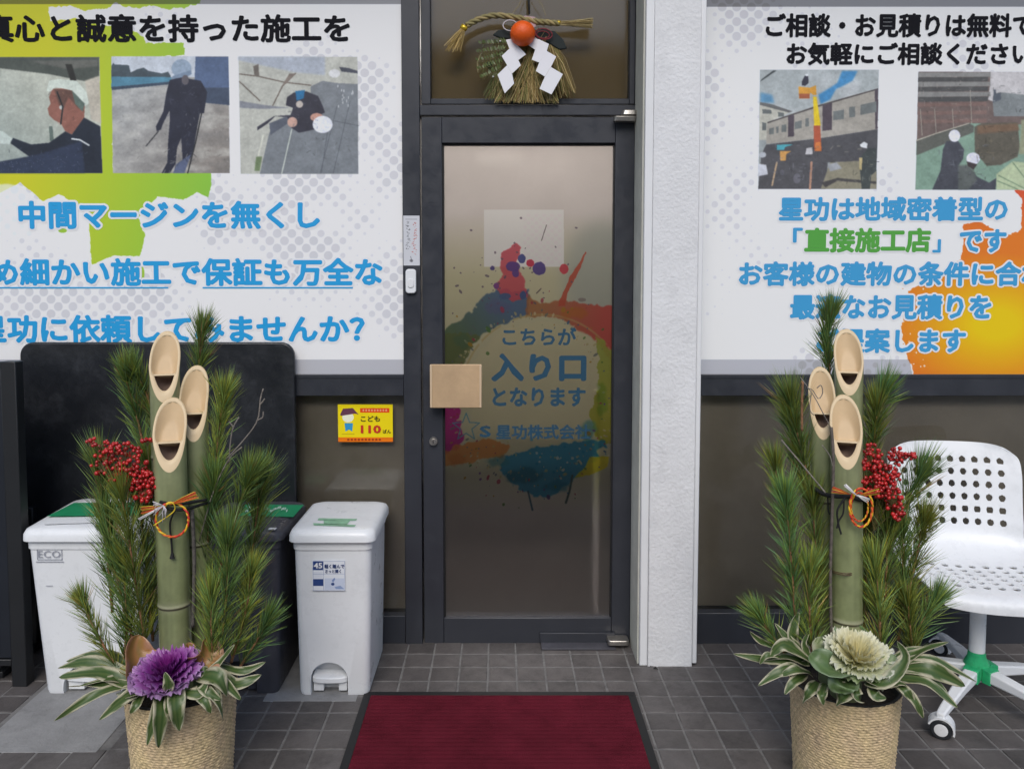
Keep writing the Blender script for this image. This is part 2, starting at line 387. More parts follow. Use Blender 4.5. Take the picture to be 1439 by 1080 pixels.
# transom light above the door
bar('transom_frame', 594, 607, 0, 146, .022, .05, z0=Z(146.5, .022), z1=TOP); bar('transom_frame', 881, 888.5, 0, 146, .022, .05, z0=Z(146.5, .022), z1=TOP)
bar('transom_frame', 607.2, 880.8, 138.5, 146.5, .022, .05)
glass = mat('clear_glass', (1, 1, 1), .02); gt = glass.node_tree
tr = gt.nodes.new('ShaderNodeBsdfTransparent'); tr.inputs[0].default_value = (.86, .87, .85, 1)
gl = gt.nodes.new('ShaderNodeBsdfGlossy'); gl.inputs['Roughness'].default_value = .10; fr = gt.nodes.new('ShaderNodeFresnel'); fr.inputs[0].default_value = 1.55
mx = gt.nodes.new('ShaderNodeMixShader'); gt.links.new(fr.outputs[0], mx.inputs[0]); gt.links.new(tr.outputs[0], mx.inputs[1]); gt.links.new(gl.outputs[0], mx.inputs[2])
gt.links.new(mx.outputs[0], gt.nodes['Material Output'].inputs[0]); M['glass'] = glass
bar('transom_pane', 607, 881, -120, 139, .045, .005, 'glass', bev=0)
bar('brown_backing_board', 600, 886, -130, 145, .075, .02, 'brown_board', bev=0, label='brown board behind the transom glass')
bar('window_pane', XL, 567, 556, 866, .04, .005, 'glass', bev=0); bar('window_pane', 986, XR, 556, 862, .04, .005, 'glass', bev=0)
bar('window_blind', XL, 567, 545, 890, .075, .01, 'umber', bev=0); bar('window_blind', 986, XR, 545, 890, .075, .01, 'umber', bev=0)
# pillar with its corner beads
PY_ = -.18
pl = thing('pillar', (X(947, PY_), 0, 0), 'white rough stucco pillar right of the door', None, parent=shop)
MB().box(X(915, PY_), X(979, PY_), PY_, .15, .0, 3.0).build('stucco_face', M['stucco'], pl, bevel=.003)
MB().box(X(903.5, PY_), X(914.8, PY_), PY_+.002, .15, .004, 3.0).build('corner_bead', M['trim'], pl, bevel=.003)
MB().box(X(979.2, PY_), X(986, PY_), PY_+.003, .15, .012, 3.0).build('corner_bead', M['trim'], pl, bevel=.003)
MB().box(X(903.5, PY_)-.006, X(903.5, PY_)-.0005, PY_+.02, .0, .004, 3.0).build('side_reveal', M['reveal'], pl)
rr = random.Random(5); ch = MB()
for k in range(16):
    px = 897+k*1.6; p = onz(px, 930+rr.uniform(-3, 3)+k*.5); s_ = rr.uniform(.004, .011)
    ch.add([(p.x-s_, p.y, .003), (p.x+s_, p.y-s_*.4, .003), (p.x+s_*.3, p.y+s_, .003), (p.x, p.y, .003+s_*.8)], [(0, 1, 3), (1, 2, 3), (2, 0, 3), (0, 2, 1)])
ch.build('chipped_render', M['seal'], pl)
# walls beside, above and the eave added over the entrance
# the house and low wall across the road, which the glass mirrors
ob = thing('opposite_house', (0, -15, 0), 'pale two-storey house across the road, mirrored faintly in the shop glass', 'house')
MB().box(-9, 10, -22, -15, 0, 6.2).build('wall', mat('cream_wall', (.42, .40, .36), .9, var=.1), ob); MB().box(-9.6, 10.6, -22.5, -14.5, 6.202, 6.6).build('roof', M['asphalt'], ob)
for i in range(5):
    for j in range(2):
        fr_ = MB().box(-7.6+i*3.6, -6.0+i*3.6, -14.99, -14.93, 1.0+j*2.9, 2.3+j*2.9).build('window', M['frame'], ob); MB().box(-7.5+i*3.6, -6.1+i*3.6, -14.925, -14.92, 1.1+j*2.9, 2.2+j*2.9).build('pane', M['dark_plastic'], fr_)
tag(MB().box(-12, 13, -10.4, -10.2, -.012, .85).build('low_wall', M['slab'], bevel=.02), 'low concrete wall along the far side of the road', 'wall')
M['wall'] = mat('pale_render', (.6, .6, .6), .9, var=.08)
MB().box(-5, X(XL), -.1, .15, 0, 3.0).build('wall', M['wall'], shop); MB().box(X(XR), 5, -.1, .15, 0, 3.0).build('wall', M['wall'], shop)
MB().box(-5, 5, -.12, .15, 3.003, 4.2).build('wall', M['wall'], shop)
MB().box(-5, 5, -.55, -.123, 3.05, 3.2).build('unseen_eave', M['wall'], shop)  # out of view, added to keep overhead light off the front
# room behind the glass
M['room_wall'] = mat('room_wall', (.50, .485, .47), .9, var=.08, vscale=2); M['room_floor'] = mat('room_floor', (.012, .010, .009), .7, var=.3)
RB = 1.75
MB().box(-1.4, 1.6, RB, RB+.05, 0, 2.6).build('room_wall', M['room_wall'], shop)
MB().box(-1.45, -1.4, .18, RB, 0, 2.6).build('room_wall', M['room_wall'], shop); MB().box(1.6, 1.65, .18, RB, 0, 2.6).build('room_wall', M['room_wall'], shop)
MB().box(-1.4, 1.6, .18, RB, 2.6, 2.65).build('room_ceiling', M['room_wall'], shop)
MB().box(-1.4, 1.6, .14, RB, -.05, -.002).build('room_floor', M['room_floor'], shop)
lamp_m = mat('lamp_glow', (1, 1, 1)); lamp_m.node_tree.nodes['Principled BSDF'].inputs['Emission Color'].default_value = (1, .95, .90, 1)
lamp_m.node_tree.nodes['Principled BSDF'].inputs['Emission Strength'].default_value = 2.6
lamp2 = mat('tube_glow', (1, 1, 1)); lamp2.node_tree.nodes['Principled BSDF'].inputs['Emission Color'].default_value = (1, .95, .86, 1); lamp2.node_tree.nodes['Principled BSDF'].inputs['Emission Strength'].default_value = .35
MB().box(-.9, 1.1, .5, 1.5, 2.50, 2.54).build('room_ceiling_lamp', lamp_m, shop)
MB().box(X(668, .8), X(735, .8), .72, .84, 1.995, 2.02).build('hanging_lamp', lamp2, shop)
cb = thing('added_cabinet', (.1, 1.0, 0), 'low dark cabinet inside the shop behind the door', 'cabinet')  # invented furniture, sized so the lower door glass turns dark
MB().box(-1.3, 1.5, .85, 1.35, .06, .38).build('cabinet_body', M['room_floor'], cb, bevel=.004); MB().box(-1.32, 1.52, .83, 1.37, .382, .42).build('cabinet_top', M['dark_plastic'], cb, bevel=.003)
MB().box(-1.26, 1.46, .88, 1.3, 0, .058).build('plinth', M['dark_plastic'], cb)
bd = MB().box(.388, .408, .16, .20, .02, .95).build('pale_post', mat('dull_grey_paint', (.33, .32, .31), .7), bevel=.004); tag(bd, 'pale upright strip seen through the door glass at its lower right', 'post')

# ------------------------------------------------------------------ the door
door = thing('door', (X(592), 0, 0), 'dark aluminium door with a colourful frosted film and a wooden push plate', None, parent=shop)
DY = .008
bar('door_stile', 594, 622, 0, 0, DY, .045, parent=door, z0=Z(903.5, DY), z1=Z(164.5, DY)); bar('door_stile', 862.5, 889, 0, 0, DY, .045, parent=door, z0=Z(903.5, DY), z1=Z(164.5, DY))
bar('door_rail', 622.3, 862.2, 164.5, 201, DY, .045, parent=door); bar('door_rail', 622.3, 862.2, 868, 903.5, DY, .045, parent=door)
bar('glazing_bead', 622.3, 625, 201.3, 867.7, DY+.012, .02, 'seal', door, 0); bar('glazing_bead', 860, 862.3, 201.3, 867.7, DY+.012, .02, 'seal', door, 0)
bar('glazing_bead', 625.2, 859.8, 201.3, 204, DY+.012, .02, 'seal', door, 0); bar('glazing_bead', 625.2, 859.8, 866, 867.7, DY+.012, .02, 'frame', door, 0)
FY = .030
p = Paint(621, 198, 864, 871, FY, 760, (222, 216, 214))
n1 = vnoise(p.px, p.py, 60, 4)[..., None]
p.a += n1*14
p.put(np.clip((p.py-300)/90, 0, 1)*np.clip((720-p.py)/70, 0, 1), (208, 205, 170), 3, .9)
p.E(850, 390, 60, 80, (178, 184, 178), 22, .8)
p.P([(680, 295), (792, 295), (792, 375), (680, 375)], (252, 246, 250), .6)
cxs = vnoise(p.px, p.py, 30, 9)
a_ = 11; u = np.round((p.px+p.py)/a_); v = np.round((p.px-p.py)/a_); dd = np.hypot(p.px-(u+v)*a_/2, p.py-(u-v)*a_/2)
p.put((dd < 3.2)*(p.px > 735)*(p.px < 790)*(p.py > 300)*(p.py < 372).astype(float), (232, 228, 230), .6, .6)
def zA(l): return [(590+x/3.6, 180+y/3.6) for x, y in l]
def zB(l): return [(590+x/4, 430+y/4) for x, y in l]
k = dict(warp=5, ws=8)
BL = p.grad((86, 112, 150), (96, 120, 78), (720, 440), (630, 500))
p.P([(684, 414), (700, 408), (742, 408), (744, 442), (715, 452), (690, 462), (664, 482), (640, 508), (620, 520), (620, 466), (640, 452), (662, 440), (672, 424)], BL, 1.5, .88, **k)
p.P([(612, 520), (625, 470), (660, 466), (676, 470), (655, 500), (650, 515), (640, 520)], (112, 124, 84), 1.2, .9, seed=3, **k)
OR = p.grad((172, 116, 80), (204, 84, 78), (760, 430), (850, 450))
p.P([(740, 412), (752, 424), (776, 424), (790, 420), (800, 424), (830, 428), (868, 428), (868, 535), (856, 512), (846, 490), (830, 474), (812, 464), (790, 450), (764, 443), (738, 446)], OR, 1.5, .86, **k)
p.P(zA([(705, 870), (730, 820), (760, 745), (800, 690), (835, 625), (840, 632), (812, 705), (775, 780), (745, 835), (735, 900), (700, 900)]), (196, 96, 78), .7, .9, warp=1, ws=6)
RD = (206, 92, 104)
p.P(zA([(455, 600), (480, 575), (505, 590), (510, 640), (490, 680), (505, 720), (530, 770), (545, 850), (470, 880), (400, 830), (380, 800), (420, 740), (400, 690), (415, 630)]), RD, 1.2, .88, warp=3, ws=6)
for x, y, r1, r2, c in ((515, 660, 20, 24, (84, 92, 152)), (470, 700, 36, 26, (104, 84, 150)), (484, 735, 18, 20, (104, 84, 150)), (603, 710, 33, 34, (98, 84, 150)), (367, 708, 12, 12, (98, 88, 150)),
                        (558, 682, 20, 20, (206, 70, 92)), (728, 712, 23, 26, (212, 84, 96)), (386, 798, 14, 17, (130, 84, 150)), (520, 845, 16, 22, (80, 104, 150)), (820, 868, 20, 9, (150, 142, 138)), (430, 850, 30, 16, (90, 110, 150))):
    p.E(590+x/3.6, 180+y/3.6, r1/3.6, r2/3.6, c, .6, .92, warp=.8, ws=4)
rs = random.Random(11)
for i in range(70):
    x = rs.gauss(690, 55); y = rs.gauss(400, 45)
    if 628 < x < 858 and 300 < y < 470: r_ = rs.uniform(.5, 1.7); p.E(x, y, r_, r_*rs.uniform(.8, 2), (112, 100, 118), .4, .75, rot=rs.uniform(0, 3))
p.Ln(zA([(640, 490), (615, 568)]), 1.2, (120, 116, 118)); p.Ln(zA([(590, 835), (612, 812)]), 1.6, (120, 110, 110))
p.E(762, 548, 106, 96, (214, 208, 174), 2.2, .82, warp=6, ws=14, seed=5)
p.put(np.clip(1-abs(np.hypot((p.px-762)/112, (p.py-548)/106)-1)/.022, 0, 1)*(p.py < 540)*(vnoise(p.px, p.py, 12, 8) > -.12), (196, 176, 120), .5, .7)
p.P([(838, 470), (868, 500), (868, 622), (846, 626), (832, 604), (828, 580), (842, 545)], p.grad((168, 178, 84), (186, 182, 60), (845, 500), (850, 620)), 1, .9, seed=8, **k)
p.P([(618, 572), (644, 572), (648, 595), (652, 615), (645, 628), (632, 634), (618, 646)], (190, 40, 138), 1.3, .88, seed=9, **k)
p.P([(640, 625), (665, 620), (690, 616), (716, 626), (708, 642), (680, 644), (650, 652), (618, 654), (618, 640)], (222, 140, 66), 1.4, .8, seed=10, **k)
p.P([(712, 642), (735, 632), (765, 626), (795, 622), (820, 619), (850, 620), (852, 628), (836, 632), (842, 646), (826, 652), (815, 668), (792, 684), (770, 700), (745, 694), (722, 682), (700, 660)], (40, 140, 184), 1.4, .82, seed=11, **k)
p.P([(828, 642), (856, 640), (853, 656), (832, 666), (806, 672), (822, 656)], (230, 214, 40), 1.2, .88, warp=1.5, ws=7)
p.Ln([(804, 668), (800, 690), (795, 706)], 3, (70, 90, 90), 1, .9); p.Ln([(742, 690), (748, 716)], 2.5, (50, 90, 110), 1, .8)
for i in range(60):
    x = rs.gauss(770, 45); y = rs.gauss(640, 14); r_ = rs.uniform(.6, 2.2)
    p.E(x, y, r_, r_, rs.choice([(30, 130, 170), (236, 230, 210), (200, 190, 120)]), .4, .6)
for i in range(150):      # fine splatter along the edges of the splash
    a = rs.uniform(0, 6.283); q_ = rs.gauss(1, .05); x = 745+112*q_*math.cos(a); y = 560+112*q_*math.sin(a)*(1 if math.sin(a) > 0 else 1.05)
    if 626 < x < 858: r_ = rs.uniform(.5, 1.8); p.E(x, y, r_*rs.uniform(1, 2.4), r_, rs.choice([(214, 206, 170), (190, 180, 130), (110, 120, 120)]), .4, .7, rot=a)
for (x, y, a_, b_, c) in ((735, 668, 26, 10, (40, 110, 130)), (780, 682, 18, 8, (30, 120, 150)), (700, 648, 16, 7, (60, 130, 140)), (826, 606, 12, 14, (60, 150, 150)), (845, 560, 7, 24, (120, 160, 60)), (650, 480, 12, 10, (90, 120, 96)), (700, 432, 20, 9, (110, 110, 150)), (806, 440, 22, 7, (190, 120, 60)), (640, 645, 14, 8, (200, 120, 60))):
    p.E(x, y, a_, b_, c, 3, .55, warp=6, ws=7, seed=int(x))
for i in range(120):
    a = rs.uniform(0, 6.283); q_ = rs.gauss(1.08, .16); x = 745+108*q_*math.cos(a); y = 560+118*q_*math.sin(a)
    if 628 < x < 856 and y < 715: r_ = rs.uniform(.6, 3.0)*rs.random()+.4; p.E(x, y, r_*rs.uniform(1, 1.8), r_, rs.choice([(60, 100, 140), (170, 70, 90), (180, 140, 60), (90, 130, 70), (110, 80, 140)]), .5, .75, rot=a)
st = [(655+20*(1 if i % 2 == 0 else .42)*math.sin(math.pi*i/5), 600-20*(1 if i % 2 == 0 else .42)*math.cos(math.pi*i/5)) for i in range(11)]
p.Ln(st, 1.6, (96, 160, 190), .4, .8)
fim = p.image('door_film_print', 1.0)
fm = bpy.data.materials.new('printed_frosted_film'); fm.use_nodes = True; t = fm.node_tree; N, L = t.nodes, t.links; N.clear()
tx = N.new('ShaderNodeTexImage'); tx.image = fim; tp = N.new('ShaderNodeBsdfRefraction'); tp.inputs['IOR'].default_value = 1.42; tp.inputs['Roughness'].default_value = .33; tl = N.new('ShaderNodeBsdfTranslucent'); df = N.new('ShaderNodeBsdfDiffuse')
gy = N.new('ShaderNodeBsdfGlossy'); gy.inputs['Roughness'].default_value = .22; fr = N.new('ShaderNodeFresnel'); fr.inputs[0].default_value = 1.4
m1 = N.new('ShaderNodeMixShader'); m1.inputs[0].default_value = .10; m2 = N.new('ShaderNodeMixShader'); m2.inputs[0].default_value = .02; m3 = N.new('ShaderNodeMixShader'); out = N.new('ShaderNodeOutputMaterial')
for n_ in (tp, tl, df): L.new(tx.outputs[0], n_.inputs[0])
L.new(tp.outputs[0], m1.inputs[1]); L.new(tl.outputs[0], m1.inputs[2]); L.new(m1.outputs[0], m2.inputs[1]); L.new(df.outputs[0], m2.inputs[2])
L.new(fr.outputs[0], m3.inputs[0]); L.new(m2.outputs[0], m3.inputs[1]); L.new(gy.outputs[0], m3.inputs[2]); L.new(m3.outputs[0], out.inputs[0])
mb = MB(); mb.add([(p.X0, FY, p.Z0), (p.X1, FY, p.Z0), (p.X1, FY, p.Z1), (p.X0, FY, p.Z1)], [(0, 1, 2, 3)])
fo = mb.build('printed_film', fm, door, label='frosted door film with a rainbow paint splash and blue lettering'); uvl = fo.data.uv_layers.new(name='UVMap')
for lp in fo.data.loops:
    q = fo.data.vertices[lp.vertex_index].co + W[fo.name]; uvl.data[lp.index].uv = ((q.x-p.X0)/(p.X1-p.X0), (q.z-p.Z0)/(p.Z1-p.Z0))
M['ink'] = mat('film_ink', (.010, .058, .105), .5)
for n_ in list(M['ink'].node_tree.nodes):
    pass
for body, b_, bo in (('こちらが', (706, 460, 810, 485), .03), ('入り口', (690, 496, 824, 536), .045), ('となります', (692, 544, 823, 571), .036), ('星功株式会社', (697, 596, 830, 617), .03), ('S', (674, 598, 690, 614), .03)):
    write(body, *b_, FY-.001, M['ink'], door, bo)
# push plate, lock, pivots
pv = mat('plain_plywood', (.50, .345, .20), .55, var=.22, vscale=5, bump=.2, bscale=60)
MB().box(X(604, -.045), X(677, -.045), -.047, -.030, Z(573, -.045), Z(512, -.045)).build('push_plate', pv, door, bevel=.003, label='square plywood push plate')
for xx in (604, 673.5): MB().box(X(xx, -.05), X(xx+3, -.05), -.051, -.0475, Z(572.5, -.05), Z(512.5, -.05)).build('plate_edging', mat('pale_wood_edge', (.62, .47, .31), .5), door, bevel=.001)
for yy in (525, 560): MB().box(X(612, -.02), X(618, -.02), -.0298, .0075, Z(yy+3), Z(yy-3)).build('plate_bracket', M['dark_plastic'], door)
lk = onz; q = at(609, 620, 0); mb = MB()
for r0, r1, ya, yb in ((.0165, .0150, .008, -.004), (.011, .0095, -.004, -.010)):
    n_ = 24; vs = []
    for rr_, yy in ((r0, ya), (r1, yb), (.0001, yb)): vs += [(q.x+rr_*math.cos(2*math.pi*k_/n_), yy, q.z+rr_*math.sin(2*math.pi*k_/n_)) for k_ in range(n_)]
    mb.add(vs, [(a*n_+k_, a*n_+(k_+1) % n_, (a+1)*n_+(k_+1) % n_, (a+1)*n_+k_) for a in range(2) for k_ in range(n_)])
mb.build('lock', M['steel'], door, ang=40); MB().box(q.x-.0015, q.x+.0015, -.0108, -.0100, q.z-.005, q.z+.005).build('keyhole', M['seal'], door)
a = at(880, 162, -.03); MB().loft([(a.z-.022, a.x-.045, a.x+.035, -.035, .0, .012), (a.z-.004, a.x-.045, a.x+.04, -.038, .0, .012)]).build('pivot', M['steel'], door, bevel=.002)
MB().loft([(a.z+.001, a.x-.018, a.x+.04, -.036, .0, .012), (a.z+.019, a.x-.012, a.x+.04, -.034, .0, .012)]).build('pivot', M['steel'], shop, bevel=.002)
a = at(873, 903, -.05); MB().loft([(a.z-.012, a.x-.05, a.x+.03, -.05, .004, .012), (a.z+.008, a.x-.05, a.x+.03, -.05, .004, .012)]).build('pivot', M['steel'], door, bevel=.003)
a = onz(762, 921); b = onz(872, 906)
MB().box(X(762, -.03), X(868, -.03), -.055, .004, .004, .010).build('floor_hinge_cover', M['grey_plastic'], shop, bevel=.001)
bar('door_sweep', 760, 868, 889, 903, -.004, .011, parent=door, m='frame')

# ------------------------------------------------------------------ posters
PYp = .010
GAIN = 1.12
lp_ = thing('left_poster'.replace('left_poster', 'window_poster'), (X(250, PYp), PYp, Z(260, PYp)), 'large poster left of the door with green brush strokes, three worker photographs and blue slogans', 'poster', 'printed posters covering the shop windows')
p = Paint(-92, -40, 570, 525.5, PYp, 740, (229, 231, 238))
dots(p, 21)
GR = p.grad((198, 198, 34), (132, 190, 66), (60, 100), (330, 150))
z1 = lambda l: [(x/2.525, y/2.525) for x, y in l]
z2 = lambda l: [(x/2.525, 240+y/2.525) for x, y in l]
p.P([(-100, -50), (290, -50), (282, 6), (255, 12), (235, 14), (215, 8), (185, 12), (162, 4), (150, 12), (120, 16), (100, 8), (68, 10), (72, 30), (100, 26), (130, 34), (170, 40), (196, 46), (206, 60), (258, 61), (258, 78), (160, 80), (158, 250), (-100, 250)], GR, .8, 1, warp=3, ws=7)
p.P([(-100, 236), (296, 236), (296, 262), (293, 278), (277, 270), (257, 281), (222, 276), (194, 306), (204, 332), (196, 360), (160, 359), (129, 372), (124, 300), (83, 272), (60, 283), (28, 256), (0, 272), (-100, 300)], GR, .8, 1, warp=1.6, ws=6, seed=4)
p.E(88, 324, 6, 3, (150, 190, 60)); p.E(199, 384, 4, 10, (150, 190, 60))
p.P([(-100, 300), (-30, 262), (10, 258), (30, 262), (60, 288), (60, 330), (-100, 340)], (226, 232, 238), 2, .7)
# photograph 1: man in a helmet painting a wall
q = lambda l: [(x/4.36, 70+y/4.36) for x, y in l]
p.P(q([(-200, 45), (608, 45), (628, 755), (-200, 755)]), p.grad((156, 166, 160), (186, 190, 178), (0, 200), (70, 120)), .6)
p.P(q([(-200, 45), (608, 45), (608, 165), (530, 195), (300, 150), (-200, 90)]), (78, 84, 78), 1); p.P(q([(180, 70), (600, 60), (600, 100), (420, 120)]), (112, 112, 106), 2, .7); p.P(q([(400, 90), (440, 90), (475, 210), (440, 215)]), (44, 44, 40), 1)
p.P(q([(520, 190), (608, 160), (620, 450), (560, 430)]), (190, 184, 170), 1.5); p.P(q([(300, 470), (322, 470), (330, 560), (305, 560)]), (98, 112, 106), .6)
p.P(q([(320, 240), (450, 230), (520, 340), (515, 430), (440, 520), (400, 500), (375, 455), (330, 430), (300, 400), (292, 360), (310, 330), (300, 290)]), (140, 94, 82), .8); p.P(q([(330, 240), (480, 250), (515, 380), (470, 350), (420, 290), (380, 380), (360, 330)]), (92, 70, 62), 1, .8)
p.P(q([(285, 250), (300, 190), (360, 180), (470, 190), (530, 260), (545, 330), (520, 345), (440, 250), (340, 228), (305, 260)]), (208, 218, 208), .6); p.P(q([(440, 250), (520, 330), (505, 380), (460, 330)]), (92, 108, 100), .8)
p.E(86, 151, 3, 3, (186, 190, 186)); p.Ln(q([(350, 260), (385, 350), (372, 455)]), 2, (38, 40, 42))
p.P(q([(-200, 720), (180, 655), (60, 570), (80, 540), (190, 580), (300, 570), (400, 500), (440, 520), (515, 415), (615, 470), (628, 755), (-200, 755)]), (36, 42, 54), .9); p.P(q([(240, 640), (500, 560), (520, 755), (-200, 755), (-200, 725)]), (50, 60, 84), 2, .8)
p.Ln(q([(440, 545), (490, 552), (545, 585)]), 2.2, (206, 212, 214)); p.P(q([(-60, 480), (20, 500), (75, 545), (60, 580), (-60, 570)]), (190, 202, 196), 1)
for i in range(60): p.E(rs.uniform(0, 110), rs.uniform(218, 243), .5, .5, (130, 140, 156), .3, .7)
# photograph 2: worker hosing a roof
p.P(q([(682, 42), (1400, 42), (1408, 755), (692, 755)]), p.grad((170, 172, 172), (136, 130, 124), (180, 140), (300, 240)), .6)
n_ = vnoise(p.px, p.py*2.2, 26, 30); mk = p.mask(q([(685, 230), (1405, 230), (1408, 755), (690, 755)])); p.put(mk*np.clip(n_*2.6, 0, 1), (196, 196, 190), .6, .7); p.put(mk*np.clip(-n_*2.2, 0, 1), (112, 112, 112), .6, .6)
p.P(q([(682, 42), (1200, 42), (1200, 170), (682, 170)]), (196, 204, 214), .6); p.P(q([(682, 100), (695, 80), (700, 90), (790, 95), (800, 140), (840, 120), (880, 110), (910, 130), (990, 145), (1030, 135), (1045, 160), (1045, 185), (682, 185)]), (72, 84, 92), .7)
p.P(q([(682, 165), (1050, 168), (1050, 200), (682, 232)]), (84, 134, 158), .6); p.P(q([(682, 228), (1040, 196), (1040, 212), (684, 248)]), (62, 76, 92), .8)
p.P(q([(1198, 44), (1400, 44), (1403, 235), (1190, 235)]), (86, 104, 136), .6); p.P(q([(1170, 232), (1403, 232), (1405, 340), (1260, 326)]), (66, 78, 98), .8)
p.E(1112/4.36, 70+115/4.36, 14, 13, (150, 168, 188)); p.P(q([(1045, 180), (1060, 160), (1170, 125), (1175, 150), (1100, 190)]), (120, 138, 160), .7)
p.P(q([(1040, 185), (1110, 170), (1230, 190), (1270, 260), (1250, 390), (1225, 390), (1215, 440), (1200, 520), (1190, 590), (1170, 660), (1120, 690), (1110, 540), (1085, 600), (1075, 700), (1040, 755), (990, 755), (1025, 690), (1030, 560), (1040, 440), (1040, 370), (1000, 450), (985, 490), (960, 500), (955, 470), (1000, 380), (1020, 260)]), (44, 46, 60), .7)
p.E(1135/4.36, 70+185/4.36, 5, 7, (96, 92, 98)); p.Ln(q([(1235, 390), (1200, 560), (1150, 755)]), 1.6, (36, 38, 42)); p.Ln(q([(970, 500), (895, 590)]), 1.6, (60, 60, 64)); p.P(q([(1080, 700), (1170, 640), (1130, 755), (1060, 755)]), (92, 102, 130), 1)
# photograph 3: worker on a wall seen from above
q = lambda l: [(330+x/6, 70+y/6) for x, y in l]
p.P(q([(30, 60), (1035, 60), (1042, 1045), (48, 1045)]), (182, 184, 176), .6)
p.P(q([(30, 60), (760, 60), (760, 215), (500, 190), (30, 90)]), (168, 176, 188), 2)
p.P(q([(640, 310), (740, 262), (850, 280), (1036, 290), (1042, 1045), (210, 1045), (290, 700), (440, 560), (640, 500)]), (122, 128, 134), .8)
for l_ in ([(860, 480), (720, 1040)], [(970, 440), (830, 1040)], [(840, 600), (1040, 640)], [(780, 700), (730, 1040)]): p.Ln(q(l_), 1, (92, 98, 106))
p.Ln(q([(480, 670), (395, 1045)]), 1.6, (196, 204, 196)); p.Ln(q([(240, 720), (175, 980)]), 2.5, (206, 208, 196)); p.P(q([(180, 900), (230, 900), (210, 1020), (165, 1020)]), (112, 130, 96), 1)
for l_ in ([(40, 205), (200, 225), (420, 275), (640, 300)], [(40, 270), (210, 430)], [(510, 200), (400, 310), (320, 470)]): p.Ln(q(l_), 1.8, (112, 104, 96))
p.P(q([(155, 140), (200, 120), (205, 225), (165, 220)]), (104, 98, 92), 1); p.P(q([(460, 200), (520, 200), (400, 310), (375, 340)]), (122, 112, 104), .8); p.P(q([(40, 430), (240, 465), (470, 490), (240, 500), (40, 490)]), (128, 132, 140), 1)
p.P(q([(440, 400), (500, 360), (600, 350), (700, 390), (740, 470), (760, 530), (690, 560), (680, 670), (540, 700), (480, 660), (440, 570), (340, 560), (280, 620), (190, 680), (190, 650), (330, 560), (470, 550), (490, 490), (430, 470)]), (54, 54, 66), .8)
p.P(q([(290, 620), (440, 560), (450, 620), (300, 720)]), (86, 92, 104), 1); p.P(q([(510, 350), (590, 340), (580, 410), (520, 430)]), (40, 110, 156), .7); p.E(330+545/6, 70+460/6, 5, 5, (186, 178, 170)); p.E(330+485/6, 70+610/6, 7, 7, (196, 160, 146)); p.E(330+690/6, 70+570/6, 9, 6, (196, 150, 134)); p.E(330+740/6, 70+630/6, 14, 12, (226, 230, 240)); p.E(330+840/6, 70+200/6, 8, 6, (214, 216, 218)); p.P(q([(880, 145), (960, 155), (1036, 180), (1036, 200), (900, 185)]), (70, 74, 86), .8)
for i in range(14): p.E(330+rs.uniform(860, 1020)/6, 70+rs.uniform(290, 480)/6, .7, 2, (206, 210, 214), .3, .8)
rf = random.Random(41)
for (x0, x1, y0, y1, n_, c) in ((10, 135, 205, 240, 40, (86, 94, 112)), (238, 282, 112, 180, 46, (84, 88, 104)), (240, 272, 185, 232, 26, (76, 80, 98)), (408, 448, 132, 180, 34, (92, 94, 108)), (420, 500, 190, 240, 26, (146, 152, 158)), (170, 320, 150, 240, 50, (190, 190, 184)), (70, 110, 125, 175, 16, (176, 130, 112))):
    for i in range(n_):
        x, y = rf.uniform(x0, x1), rf.uniform(y0, y1); a = rf.uniform(0, 3.1); l = rf.uniform(1.5, 6); p.Ln([(x, y), (x+l*math.cos(a), y+l*math.sin(a))], rf.uniform(.6, 1.4), c if rf.random() < .6 else tuple(v*.45 for v in c), .6, .45)
g1 = vnoise(p.px, p.py, 3.2, 61, 3); g2 = vnoise(p.px, p.py, 14, 62, 4)
for qd in ([(-60, 80), (139, 80), (144, 243), (-60, 243)], [(156, 79), (321, 79), (323, 243), (158.5, 243)], [(335, 80), (502.5, 80), (503.5, 244), (338, 244)]):
    mk = p.mask(qd); p.put(mk, np.clip(blur(p.a, .9)*(1+.15*g1+.13*g2)[..., None]+8*g2[..., None], 0, 255), .3, 1)
# bands where the film runs past its backing
p.put((p.py > 505).astype(float), p.a*.74+8, .5); p.put((p.py < 6).astype(float), p.a*.55+10, .5)
p.sheet('printed_sheet', print_mat('left_poster_print', p.image('left_poster_image', GAIN)), lp_)
BT, OW = M['text_blue'], dict(outline=.07)
write('真心と誠意を持った施工を', -22, 20, 492, 60, PYp, M['text_black'], lp_, .034)
write('中間マージンを無くし', 26, 282, 450, 322, PYp, BT, lp_, .040, **OW)
write('きめ細かい施工で保証も万全な', -52, 362, 538, 402, PYp, BT, lp_, .040, **OW)
write('星功に依頼してみませんか？', -33, 442, 513, 482, PYp, BT, lp_, .040, **OW)
for xa, xb in ((-85, 239), (287, 497)): MB().box(X(xa, PYp), X(xb, PYp), PYp-.0012, PYp-.0002, Z(405.2, PYp), Z(403.2, PYp)).build('underline', BT, lp_)

